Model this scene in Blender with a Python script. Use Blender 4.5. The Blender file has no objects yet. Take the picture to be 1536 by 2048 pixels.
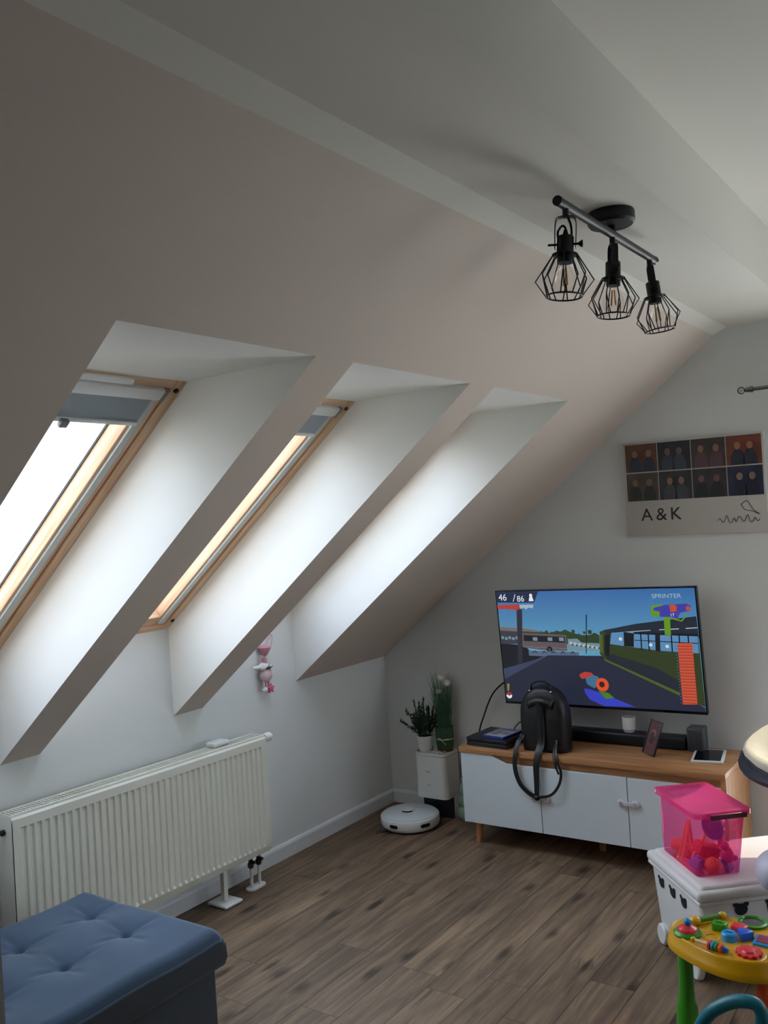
import bpy, bmesh, math, random
from mathutils import Vector, Matrix
random.seed(7)
PI = math.pi
R = math.radians
C = bpy.context.scene.collection
SC = bpy.context.scene

# ---------------------------------------------------------------- camera
cam_d = bpy.data.cameras.new('camera'); cam = bpy.data.objects.new('camera', cam_d); C.objects.link(cam)
cam_d.sensor_fit = 'VERTICAL'; cam_d.sensor_height = 24.0; cam_d.lens = 1796.5154 * 24.0 / 2048.0
cam_d.clip_start = 0.02; cam_d.clip_end = 600
cr = Vector((0.81887851, 0.57036318, -0.06421705)); cu = Vector((0.05706635, 0.03042311, 0.99790674)); cf = Vector((-0.57112294, 0.82082902, 0.00763572))
cm = Matrix((cr, cu, -cf)).transposed().to_4x4(); cm.translation = (3.1476, 0.0, 1.7)
cam.matrix_world = cm
SC.camera = cam
# ---------------------------------------------------------------- light, exposure
SC.view_settings.view_transform = 'Standard'; SC.view_settings.look = 'None'
SC.view_settings.gamma = 1.0; SC.view_settings.use_curve_mapping = False
SC.view_settings.exposure = 1.70
SC.cycles.use_denoising = True
SC.cycles.max_bounces = 14; SC.cycles.diffuse_bounces = 8; SC.cycles.transparent_max_bounces = 24
SC.cycles.sample_clamp_indirect = 6.0
world = bpy.data.worlds.new('World'); SC.world = world; world.use_nodes = True
wn = world.node_tree; bgn = wn.nodes['Background']
geo = wn.nodes.new('ShaderNodeTexCoord'); sep = wn.nodes.new('ShaderNodeSeparateXYZ'); ramp = wn.nodes.new('ShaderNodeValToRGB')
wn.links.new(geo.outputs['Generated'], sep.inputs[0]); wn.links.new(sep.outputs['Z'], ramp.inputs[0])
ramp.color_ramp.elements[0].position = 0.0; ramp.color_ramp.elements[0].color = (0.93, 0.96, 1.0, 1)
ramp.color_ramp.elements[1].position = 0.9; ramp.color_ramp.elements[1].color = (0.62, 0.76, 1.0, 1)
wn.links.new(ramp.outputs[0], bgn.inputs['Color']); bgn.inputs['Strength'].default_value = 3.0
SUN_DIR = Vector((0.20, 0.80, 0.80)).normalized()
sun_d = bpy.data.lights.new('sun', 'SUN'); sun_d.energy = 3.2; sun_d.angle = R(0.6); sun_d.color = (1.0, 0.86, 0.68)
sun = bpy.data.objects.new('sun', sun_d); C.objects.link(sun)
sun.rotation_euler = SUN_DIR.to_track_quat('Z', 'Y').to_euler()

# ---------------------------------------------------------------- materials
def lin(c):
    if isinstance(c, str):
        c = [int(c[i:i + 2], 16) / 255 for i in (1, 3, 5)]
    return tuple((v / 12.92 if v <= 0.04045 else ((v + 0.055) / 1.055) ** 2.4) for v in c) + (1,)
MATS = {}
def mat(name, col, rough=0.5, metal=0.0, var=0.06, scale=8.0, bump=0.0, bscale=60.0, sheen=0.0, coat=0.0, spec=0.5, emit=None, estr=1.0):
    if name in MATS: return MATS[name]
    m = bpy.data.materials.new(name); m.use_nodes = True; nt = m.node_tree; b = nt.nodes['Principled BSDF']
    base = lin(col)
    tc = nt.nodes.new('ShaderNodeTexCoord')
    if var:
        nz = nt.nodes.new('ShaderNodeTexNoise'); nz.inputs['Scale'].default_value = scale; nz.inputs['Detail'].default_value = 4
        rp = nt.nodes.new('ShaderNodeValToRGB')
        rp.color_ramp.elements[0].position = 0.3; rp.color_ramp.elements[1].position = 0.7
        rp.color_ramp.elements[0].color = tuple(v * (1 - var) for v in base[:3]) + (1,)
        rp.color_ramp.elements[1].color = tuple(min(1, v * (1 + var)) for v in base[:3]) + (1,)
        nt.links.new(tc.outputs['Object'], nz.inputs['Vector']); nt.links.new(nz.outputs['Fac'], rp.inputs[0]); nt.links.new(rp.outputs[0], b.inputs['Base Color'])
    else:
        b.inputs['Base Color'].default_value = base
    b.inputs['Roughness'].default_value = rough; b.inputs['Metallic'].default_value = metal
    b.inputs['Specular IOR Level'].default_value = spec
    if sheen: b.inputs['Sheen Weight'].default_value = sheen; b.inputs['Sheen Roughness'].default_value = 0.4
    if coat: b.inputs['Coat Weight'].default_value = coat; b.inputs['Coat Roughness'].default_value = 0.1
    if bump:
        n2 = nt.nodes.new('ShaderNodeTexNoise'); n2.inputs['Scale'].default_value = bscale; n2.inputs['Detail'].default_value = 3
        bp = nt.nodes.new('ShaderNodeBump'); bp.inputs['Strength'].default_value = bump; bp.inputs['Distance'].default_value = 0.002
        nt.links.new(tc.outputs['Object'], n2.inputs['Vector']); nt.links.new(n2.outputs['Fac'], bp.inputs['Height']); nt.links.new(bp.outputs[0], b.inputs['Normal'])
    if emit:
        b.inputs['Emission Color'].default_value = lin(emit); b.inputs['Emission Strength'].default_value = estr
    MATS[name] = m; return m
def glow(name, col, s=1.0):
    if name in MATS: return MATS[name]
    m = bpy.data.materials.new(name); m.use_nodes = True; nt = m.node_tree; b = nt.nodes['Principled BSDF']
    b.inputs['Base Color'].default_value = (0.01, 0.01, 0.012, 1); b.inputs['Roughness'].default_value = 0.35
    b.inputs['Emission Color'].default_value = lin(col); b.inputs['Emission Strength'].default_value = s
    MATS[name] = m; return m
def wood(name, c1, c2, axis='X', scale=1.0, rough=0.5, ring=18.0):
    if name in MATS: return MATS[name]
    m = bpy.data.materials.new(name); m.use_nodes = True; nt = m.node_tree; b = nt.nodes['Principled BSDF']
    tc = nt.nodes.new('ShaderNodeTexCoord'); mp = nt.nodes.new('ShaderNodeMapping')
    s = [ring * scale] * 3; s['XYZ'.index(axis)] = 1.3 * scale; mp.inputs['Scale'].default_value = s
    nz = nt.nodes.new('ShaderNodeTexNoise'); nz.inputs['Scale'].default_value = 2.2; nz.inputs['Detail'].default_value = 6; nz.inputs['Distortion'].default_value = 0.6
    rp = nt.nodes.new('ShaderNodeValToRGB'); rp.color_ramp.elements[0].position = 0.35; rp.color_ramp.elements[1].position = 0.65
    rp.color_ramp.elements[0].color = lin(c1); rp.color_ramp.elements[1].color = lin(c2)
    nt.links.new(tc.outputs['Object'], mp.inputs[0]); nt.links.new(mp.outputs[0], nz.inputs['Vector']); nt.links.new(nz.outputs['Fac'], rp.inputs[0])
    nt.links.new(rp.outputs[0], b.inputs['Base Color']); b.inputs['Roughness'].default_value = rough
    MATS[name] = m; return m
def clear(name, tint, gloss=0.08, diffuse=0.0, dcol=(1, 1, 1), rough=0.05):
    if name in MATS: return MATS[name]
    m = bpy.data.materials.new(name); m.use_nodes = True; nt = m.node_tree; nt.nodes.remove(nt.nodes['Principled BSDF'])
    out = nt.nodes['Material Output']
    tr = nt.nodes.new('ShaderNodeBsdfTransparent'); tr.inputs[0].default_value = tuple(tint) + (1,)
    cur = tr.outputs[0]
    if diffuse:
        df = nt.nodes.new('ShaderNodeBsdfDiffuse'); df.inputs[0].default_value = tuple(dcol) + (1,)
        tl = nt.nodes.new('ShaderNodeBsdfTranslucent'); tl.inputs[0].default_value = tuple(dcol) + (1,)
        ad = nt.nodes.new('ShaderNodeMixShader'); ad.inputs[0].default_value = 0.5
        nt.links.new(df.outputs[0], ad.inputs[1]); nt.links.new(tl.outputs[0], ad.inputs[2])
        mx = nt.nodes.new('ShaderNodeMixShader'); mx.inputs[0].default_value = diffuse
        nt.links.new(cur, mx.inputs[1]); nt.links.new(ad.outputs[0], mx.inputs[2]); cur = mx.outputs[0]
    gl = nt.nodes.new('ShaderNodeBsdfGlossy'); gl.inputs['Roughness'].default_value = rough
    lw = nt.nodes.new('ShaderNodeFresnel'); lw.inputs['IOR'].default_value = 1.45
    mu = nt.nodes.new('ShaderNodeMath'); mu.operation = 'MULTIPLY'; mu.inputs[1].default_value = gloss * 10
    mu.use_clamp = True
    nt.links.new(lw.outputs[0], mu.inputs[0])
    m2 = nt.nodes.new('ShaderNodeMixShader'); nt.links.new(mu.outputs[0], m2.inputs[0]); nt.links.new(cur, m2.inputs[1]); nt.links.new(gl.outputs[0], m2.inputs[2])
    nt.links.new(m2.outputs[0], out.inputs['Surface'])
    MATS[name] = m; return m
def floor_mat():
    m = bpy.data.materials.new('laminate_floor'); m.use_nodes = True; nt = m.node_tree; b = nt.nodes['Principled BSDF']
    N = nt.nodes.new; L = nt.links.new
    def M(op, a, bb=None, c=None):
        n = N('ShaderNodeMath'); n.operation = op
        for i, v in enumerate((a, bb, c)):
            if v is None: continue
            if isinstance(v, (int, float)): n.inputs[i].default_value = v
            else: L(v, n.inputs[i])
        return n.outputs[0]
    tc = N('ShaderNodeTexCoord'); sp = N('ShaderNodeSeparateXYZ'); L(tc.outputs['Object'], sp.inputs[0])
    x, y = sp.outputs['X'], sp.outputs['Y']
    PW, PL = 0.165, 1.15
    xr = M('DIVIDE', x, PW); row = M('FLOOR', xr); fx = M('FRACT', xr)
    w1 = N('ShaderNodeTexWhiteNoise'); w1.noise_dimensions = '1D'; L(row, w1.inputs['W'])
    yr = M('ADD', M('DIVIDE', y, PL), w1.outputs['Value']); colm = M('FLOOR', yr); fy = M('FRACT', yr)
    cx = N('ShaderNodeCombineXYZ'); L(row, cx.inputs[0]); L(colm, cx.inputs[1])
    w2 = N('ShaderNodeTexWhiteNoise'); w2.noise_dimensions = '3D'; L(cx.outputs[0], w2.inputs['Vector'])
    pid = w2.outputs['Value']
    gv = N('ShaderNodeCombineXYZ'); L(M('MULTIPLY', x, 30.0), gv.inputs[0]); L(M('MULTIPLY', y, 2.2), gv.inputs[1]); L(M('MULTIPLY', pid, 40.0), gv.inputs[2])
    g = N('ShaderNodeTexNoise'); g.inputs['Scale'].default_value = 1.0; g.inputs['Detail'].default_value = 7; g.inputs['Roughness'].default_value = 0.65; g.inputs['Distortion'].default_value = 0.8
    L(gv.outputs[0], g.inputs['Vector'])
    gc = N('ShaderNodeValToRGB'); e = gc.color_ramp.elements
    e[0].position = 0.28; e[0].color = lin('#4f3f31'); e[1].position = 0.72; e[1].color = lin('#8c7459')
    k = gc.color_ramp.elements.new(0.5); k.color = lin('#6e5a47')
    L(g.outputs['Fac'], gc.inputs[0])
    # broad cloudy tone inside each board
    bv = N('ShaderNodeCombineXYZ'); L(M('MULTIPLY', x, 9.0), bv.inputs[0]); L(M('MULTIPLY', y, 2.6), bv.inputs[1]); L(M('MULTIPLY', pid, 17.0), bv.inputs[2])
    b2 = N('ShaderNodeTexNoise'); b2.inputs['Scale'].default_value = 1.0; b2.inputs['Detail'].default_value = 3; L(bv.outputs[0], b2.inputs['Vector'])
    tone = M('ADD', M('MULTIPLY', M('SUBTRACT', pid, 0.5), 0.24), M('ADD', 0.55, M('MULTIPLY', b2.outputs['Fac'], 0.9)))
    # knots
    kv = N('ShaderNodeCombineXYZ'); L(M('ADD', M('MULTIPLY', x, 4.8), M('MULTIPLY', pid, 13.0)), kv.inputs[0]); L(M('ADD', M('MULTIPLY', y, 1.9), M('MULTIPLY', pid, 29.0)), kv.inputs[1])
    vo = N('ShaderNodeTexVoronoi'); vo.voronoi_dimensions = '2D'; vo.inputs['Scale'].default_value = 1.0; vo.inputs['Randomness'].default_value = 1.0; L(kv.outputs[0], vo.inputs['Vector'])
    kd = M('ADD', vo.outputs['Distance'], M('MULTIPLY', M('SUBTRACT', g.outputs['Fac'], 0.5), 0.22))
    kr = N('ShaderNodeMapRange'); L(kd, kr.inputs['Value']); kr.inputs['From Min'].default_value = 0.03; kr.inputs['From Max'].default_value = 0.14
    kr.inputs['To Min'].default_value = 0.30; kr.inputs['To Max'].default_value = 1.0
    gapx = M('MINIMUM', M('GREATER_THAN', fx, 0.014), M('LESS_THAN', fx, 0.986)); gapy = M('GREATER_THAN', fy, 0.0025)
    gap = M('ADD', M('MULTIPLY', M('MINIMUM', gapx, gapy), 0.6), 0.4)
    tot = M('MULTIPLY', M('MULTIPLY', tone, kr.outputs['Result']), gap)
    mx = N('ShaderNodeMix'); mx.data_type = 'RGBA'; mx.blend_type = 'MULTIPLY'; mx.inputs['Factor'].default_value = 1.0
    cc = N('ShaderNodeCombineColor'); L(tot, cc.inputs[0]); L(tot, cc.inputs[1]); L(tot, cc.inputs[2])
    L(gc.outputs[0], mx.inputs['A']); L(cc.outputs[0], mx.inputs['B']); L(mx.outputs['Result'], b.inputs['Base Color'])
    b.inputs['Roughness'].default_value = 0.52; b.inputs['Specular IOR Level'].default_value = 0.35
    bp = N('ShaderNodeBump'); bp.inputs['Strength'].default_value = 0.25; bp.inputs['Distance'].default_value = 0.002; L(gap, bp.inputs['Height']); L(bp.outputs[0], b.inputs['Normal'])
    return m

wall_paint = mat('light_grey_wall_paint', '#dadddd', 0.85, var=0.015, scale=2.0, bump=0.12, bscale=250)
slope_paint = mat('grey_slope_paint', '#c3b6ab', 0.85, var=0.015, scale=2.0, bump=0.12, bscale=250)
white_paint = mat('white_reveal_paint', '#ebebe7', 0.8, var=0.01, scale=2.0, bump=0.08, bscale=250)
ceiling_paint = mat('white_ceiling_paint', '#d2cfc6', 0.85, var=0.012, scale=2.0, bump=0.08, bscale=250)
base_white = mat('white_skirting_lacquer', '#d9dcdf', 0.4, var=0.01)
rad_white = mat('cream_white_radiator_enamel', '#dcddd2', 0.32, var=0.01)
plastic_white = mat('white_plastic', '#dfe1e0', 0.35, var=0.01)
plastic_grey = mat('grey_plastic', '#7d8285', 0.45, var=0.02)
black_plastic = mat('black_plastic', '#15181c', 0.35, var=0.05)
dark_gloss = mat('gloss_black', '#0c0e12', 0.12, var=0.0)
metal_dark = mat('black_powdercoated_metal', '#14181b', 0.42, metal=0.3, var=0.05)
steel = mat('brushed_steel', '#8c8c8e', 0.25, metal=1.0, var=0.02)
brass = mat('dark_bronze_valve', '#4b3f35', 0.4, metal=0.8, var=0.1, scale=40)
oak = wood('oak_veneer', '#9c6b43', '#c08d60', 'X', 1.0, 0.42)
oak_y = wood('oak_veneer_side', '#9c6b43', '#c08d60', 'Z', 1.0, 0.42)
beech = wood('beech_leg', '#a8744a', '#c08b5e', 'Z', 1.0, 0.4)
pine_l = wood('pine_along_slope', '#d3a680', '#e8c9a8', 'X', 1.0, 0.45, 26)
pine_c = wood('pine_across', '#d3a680', '#e8c9a8', 'Y', 1.0, 0.45, 26)
alu = mat('grey_aluminium_rail', '#c6cccb', 0.55, metal=0.0, var=0.01)
blind_fab = mat('grey_blind_fabric', '#9aa4ab', 0.8, var=0.02, scale=90)
cab_white = mat('white_cabinet_front', '#d6dfe3', 0.38, var=0.008)
leather = mat('black_leather', '#17181b', 0.42, var=0.15, scale=30, bump=0.5, bscale=180, spec=0.5)
velvet = mat('blue_velvet', '#2b4055', 0.85, var=0.10, scale=7, sheen=0.35)
velvet_shaded = mat('blue_velvet_shaded', '#2e3338', 0.9, var=0.06, scale=7, sheen=0.1)  # same velvet, with the backlit shade of the sides put into the colour
glass = clear('window_glass', (0.97, 0.985, 0.98), 0.06)
bulb_glass = clear('clear_bulb_glass', (0.97, 0.96, 0.94), 0.018)
FLOOR = floor_mat()

# ---------------------------------------------------------------- mesh helpers
class MB:
    def __init__(s): s.v = []; s.f = []; s.m = []; s.cur = 0
    def add(s, vs, fs, M=None):
        o = len(s.v)
        for p in vs:
            p = Vector(p); s.v.append(tuple(M @ p) if M is not None else tuple(p))
        for f in fs: s.f.append(tuple(i + o for i in f)); s.m.append(s.cur)
        return s
    def bm(s, bm, M=None):
        bm.verts.ensure_lookup_table()
        for i, v in enumerate(bm.verts): v.index = i
        s.add([v.co.copy() for v in bm.verts], [[v.index for v in f.verts] for f in bm.faces], M); bm.free(); return s
    def box(s, x0, x1, y0, y1, z0, z1, bev=0.0, seg=2, M=None, taper=None):
        bm = bmesh.new(); bmesh.ops.create_cube(bm, size=1)
        for v in bm.verts:
            t = 1.0
            if taper and v.co.z < 0: t = taper
            v.co = Vector(((x0 + x1) / 2 + v.co.x * (x1 - x0) * t, (y0 + y1) / 2 + v.co.y * (y1 - y0) * t, (z0 + z1) / 2 + v.co.z * (z1 - z0)))
        if bev > 0: bmesh.ops.bevel(bm, geom=bm.edges[:], offset=bev, segments=seg, profile=0.5, affect='EDGES')
        return s.bm(bm, M)
    def prism(s, poly, a, b, M=None, bev=0.0, seg=2):
        """poly in XY, extruded from z=a to z=b"""
        bm = bmesh.new(); lo = [bm.verts.new((p[0], p[1], a)) for p in poly]; hi = [bm.verts.new((p[0], p[1], b)) for p in poly]
        n = len(poly); bm.faces.new(lo[::-1]); bm.faces.new(hi)
        for i in range(n): bm.faces.new((lo[i], lo[(i + 1) % n], hi[(i + 1) % n], hi[i]))
        bmesh.ops.recalc_face_normals(bm, faces=bm.faces[:])
        if bev > 0: bmesh.ops.bevel(bm, geom=[e for e in bm.edges], offset=bev, segments=seg, profile=0.5, affect='EDGES')
        return s.bm(bm, M)
    def lathe(s, prof, n=32, M=None, cap=True):
        vs = []; fs = []
        for r, z in prof:
            for k in range(n):
                a = 2 * PI * k / n; vs.append((r * math.cos(a), r * math.sin(a), z))
        for i in range(len(prof) - 1):
            for k in range(n):
                k2 = (k + 1) % n; fs.append((i * n + k, i * n + k2, (i + 1) * n + k2, (i + 1) * n + k))
        if cap:
            if prof[0][0] > 1e-5: fs.append(tuple(range(n))[::-1])
            if prof[-1][0] > 1e-5: fs.append(tuple((len(prof) - 1) * n + k for k in range(n)))
        return s.add(vs, fs, M)
    def tube(s, pts, r, n=8, closed=False, M=None, flat=None):
        pts = [Vector(p) for p in pts]; m = len(pts); rr = r if isinstance(r, (list, tuple)) else [r] * m
        vs = []; fs = []; up = None
        for i, p in enumerate(pts):
            if closed: t = (pts[(i + 1) % m] - pts[i - 1]).normalized()
            else: t = (pts[min(i + 1, m - 1)] - pts[max(i - 1, 0)]).normalized()
            if up is None:
                up = Vector((0, 0, 1)) if abs(t.z) < 0.9 else Vector((1, 0, 0))
            a = (up - t * up.dot(t)); a = a.normalized() if a.length > 1e-6 else t.orthogonal().normalized(); up = a
            b = t.cross(a)
            for k in range(n):
                th = 2 * PI * k / n; ca, sa = math.cos(th), math.sin(th)
                if flat: ca *= flat
                vs.append(p + (a * ca + b * sa) * rr[i])
        for i in range(m - (0 if closed else 1)):
            j = (i + 1) % m
            for k in range(n): fs.append((i * n + k, i * n + (k + 1) % n, j * n + (k + 1) % n, j * n + k))
        if not closed: fs.append(tuple(range(n))[::-1]); fs.append(tuple((m - 1) * n + k for k in range(n)))
        return s.add(vs, fs, M)
    def ball(s, c, r, M=None, u=20, v=12):
        rx, ry, rz = r if isinstance(r, (tuple, list)) else (r, r, r)
        bm = bmesh.new(); bmesh.ops.create_uvsphere(bm, u_segments=u, v_segments=v, radius=1)
        for q in bm.verts: q.co = Vector((c[0] + q.co.x * rx, c[1] + q.co.y * ry, c[2] + q.co.z * rz))
        return s.bm(bm, M)
    def text(s, body, size, M=None, depth=0.0005, align='LEFT'):
        cu_ = bpy.data.curves.new('lettering', 'FONT'); cu_.body = body; cu_.size = size; cu_.extrude = depth; cu_.align_x = align
        o = bpy.data.objects.new('lettering', cu_); C.objects.link(o)
        dg = bpy.context.evaluated_depsgraph_get(); me = bpy.data.meshes.new_from_object(o.evaluated_get(dg))
        s.add([v.co.copy() for v in me.vertices], [list(p.vertices) for p in me.polygons], M)
        C.objects.unlink(o); bpy.data.objects.remove(o); bpy.data.meshes.remove(me); bpy.data.curves.remove(cu_)
        return s
    def build(s, name, mats, parent=None, loc=None, rot=None, smooth=True, angle=35):
        me = bpy.data.meshes.new(name); me.from_pydata([tuple(v) for v in s.v], [], s.f); me.update()
        if not isinstance(mats, (list, tuple)): mats = [mats]
        for mm in mats: me.materials.append(mm)
        for p, i in zip(me.polygons, s.m): p.material_index = min(i, len(mats) - 1)
        bm = bmesh.new(); bm.from_mesh(me); bmesh.ops.recalc_face_normals(bm, faces=bm.faces[:]); bm.to_mesh(me); bm.free()
        if smooth:
            for p in me.polygons: p.use_smooth = True
            me.set_sharp_from_angle(angle=R(angle))
        o = bpy.data.objects.new(name, me); C.objects.link(o)
        if parent is not None: o.parent = parent
        if loc is not None: o.location = loc
        if rot is not None: o.rotation_euler = rot
        return o
def thing(name, label, cat, loc=(0, 0, 0), rz=0.0, group=None, mw=None):
    o = bpy.data.objects.new(name, None); C.objects.link(o); o.empty_display_size = 0.05
    if mw is not None: o.matrix_world = mw
    else: o.location = loc; o.rotation_euler = (0, 0, rz)
    return tag(o, label, cat, group)
def tag(o, label, cat, group=None):
    o['label'] = label; o['category'] = cat
    if group: o['group'] = group
    return o
def struct(o): o['kind'] = 'structure'; return o
def T(x, y, z): return Matrix.Translation((x, y, z))
def spline(pts, n=8):
    pts = [Vector(p) for p in pts]; out = []
    for i in range(len(pts) - 1):
        p0 = pts[max(i - 1, 0)]; p1 = pts[i]; p2 = pts[i + 1]; p3 = pts[min(i + 2, len(pts) - 1)]
        for k in range(n):
            t = k / n; out.append(0.5 * ((2 * p1) + (p2 - p0) * t + (2 * p0 - 5 * p1 + 4 * p2 - p3) * t * t + (3 * p1 - p0 - 3 * p2 + p3) * t ** 3))
    out.append(pts[-1]); return out
XZ = Matrix(((1, 0, 0, 0), (0, 0, 1, 0), (0, 1, 0, 0), (0, 0, 0, 1)))   # (x,z,depth)->(x,depth,z)

# ---------------------------------------------------------------- the room
HK, TA, HC, XH, TH, D = 0.8721, 0.7866, 2.4995, 1.6292, 0.3957, 4.4305
WY = [(1.243, 1.9071), (2.0778, 2.7607), (2.9379, 3.608)]
AL = math.atan(TA); ZH = HK + TA * XH; XS = (HC - HK) / TA
Y0, XR, XSTEP, ZUP = -3.0, 4.7, 2.433, 2.738
struct(MB().box(-0.2, XR + 0.2, Y0 - 0.2, D + 0.2, -0.15, 0).build('floor', FLOOR, smooth=False))
w = MB().prism([(0, 0), (0, HK + TH), (-0.15, HK + TH - 0.15 * TA), (-0.15, 0)], Y0, D, XZ); struct(w.build('wall_left', wall_paint, smooth=False))
DX0, DX1, DZ = 2.31, 3.25, 2.08
w = MB().box(-0.15, DX0, D, D + 0.25, 0, 3.0).box(DX1, XR, D, D + 0.25, 0, 3.0).box(DX0, DX1, D, D + 0.25, DZ, 3.0)
struct(w.build('wall_back', wall_paint, smooth=False))
RW = (3.1, 4.2, 1.0, 1.95)   # opening of an unseen window added in the right wall to brighten the room
w = MB().box(XR, XR + 0.15, Y0, RW[0], 0, 3.0).box(XR, XR + 0.15, RW[1], D + 0.25, 0, 3.0).box(XR, XR + 0.15, RW[0], RW[1], 0, RW[2]).box(XR, XR + 0.15, RW[0], RW[1], RW[3], 3.0)
struct(w.build('wall_right', wall_paint, smooth=False))
w4 = bpy.data.objects.new('window_4', None); C.objects.link(w4); w4.location = (XR + 0.06, RW[0], RW[2]); struct(w4)
a_, b_ = RW[1] - RW[0], RW[3] - RW[2]
MB().box(0, 0.06, 0, 0.06, 0, b_, 0.003).box(0, 0.06, a_ - 0.06, a_, 0, b_, 0.003).box(0, 0.06, 0.06, a_ - 0.06, 0, 0.06, 0.003).box(0, 0.06, 0.06, a_ - 0.06, b_ - 0.06, b_, 0.003).box(0, 0.06, a_ / 2 - 0.04, a_ / 2 + 0.04, 0.06, b_ - 0.06, 0.003).build('window_frame', plastic_white, w4)
MB().box(0.03, 0.036, 0.06, a_ - 0.06, 0.06, b_ - 0.06).build('window_pane', glass, w4, smooth=False)
struct(MB().box(-0.15, XR, Y0 - 0.15, Y0, 0, 3.0).build('wall_front', mat('darkened_front_wall_paint', '#4c4844', 0.85, var=0.02), smooth=False))  # unseen wall, coloured dark to keep bounce light off the upper slope
# sloping ceiling with three window openings: slot 0 grey slope, slot 1 white reveals
sl = MB(); OX = XS + 0.3
def slab(x0, x1, y0, y1, sides=(0, 0), head=False):
    z = lambda x: HK + TA * x
    if head: poly = [(x0, z(x0)), (x1, z(x1)), (x1 + 0.3, z(x1 + 0.3) + TH), (x0 - TH / TA, z(x0))]
    else: poly = [(x0, z(x0)), (x1, z(x1)), (x1 + 0.3, z(x1 + 0.3) + TH), (x0, z(x0) + TH)]
    vs = [(p[0], y0, p[1]) for p in poly] + [(p[0], y1, p[1]) for p in poly]
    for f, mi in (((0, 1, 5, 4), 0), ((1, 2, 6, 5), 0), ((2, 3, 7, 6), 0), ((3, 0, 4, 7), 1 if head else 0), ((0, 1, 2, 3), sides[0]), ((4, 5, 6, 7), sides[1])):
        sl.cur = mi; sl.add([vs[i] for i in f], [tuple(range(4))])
edges = [Y0] + [e for w_ in WY for e in w_] + [D]
for i in range(0, len(edges), 2): slab(0, XS, edges[i], edges[i + 1], (1, 1))
for a, b in WY: slab(XH, XS, a, b, (1, 1), True)
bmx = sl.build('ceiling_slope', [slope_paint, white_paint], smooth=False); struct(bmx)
# flat ceiling, step up and upper ceiling
poly = [(XS - 0.035, HC - 0.035 * TA), (XS + 0.03, HC), (XSTEP, HC), (XSTEP + 0.004, ZUP), (XR, ZUP), (XR, ZUP + 0.15), (XS + 0.25, ZUP + 0.25), (XS, HC + 0.05)]
struct(MB().prism(poly, Y0, D, XZ).build('ceiling', ceiling_paint, smooth=False))
# skirting
def skirt(name, L, M):
    p = [(0, 0), (0.016, 0), (0.016, 0.062), (0.012, 0.072), (0.006, 0.076), (0, 0.077)]
    mb = MB(); mb.prism(p, 0, L, M); return struct(mb.build(name, base_white, smooth=False))
skirt('baseboard_left', D - Y0, Matrix(((1, 0, 0, 0), (0, 0, 1, Y0), (0, 1, 0, 0), (0, 0, 0, 1))))
skirt('baseboard_back', DX0 - 0.08, Matrix(((0, 0, 1, 0), (-1, 0, 0, D), (0, 1, 0, 0), (0, 0, 0, 1))))
# balcony door in the back wall (just past the right edge of the photograph)
d1 = bpy.data.objects.new('door_1', None); C.objects.link(d1); d1.location = (DX0, D + 0.12, 0); struct(d1)
W_ = DX1 - DX0
fr = MB().box(0, 0.07, 0, 0.07, 0, DZ, 0.004).box(W_ - 0.07, W_, 0, 0.07, 0, DZ, 0.004).box(0.07, W_ - 0.07, 0, 0.07, DZ - 0.07, DZ, 0.004).box(0.07, W_ - 0.07, 0, 0.07, 0, 0.1, 0.004)
fr.build('door_frame', plastic_white, d1)
MB().box(0.07, W_ - 0.07, 0.03, 0.038, 0.1, DZ - 0.07).build('door_pane', glass, d1, smooth=False)
MB().box(0.03, 0.05, -0.05, 0.0, 1.0, 1.03, 0.004).box(0.03, 0.05, -0.055, -0.035, 0.9, 1.03, 0.006).build('door_handle', steel, d1)

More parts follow.
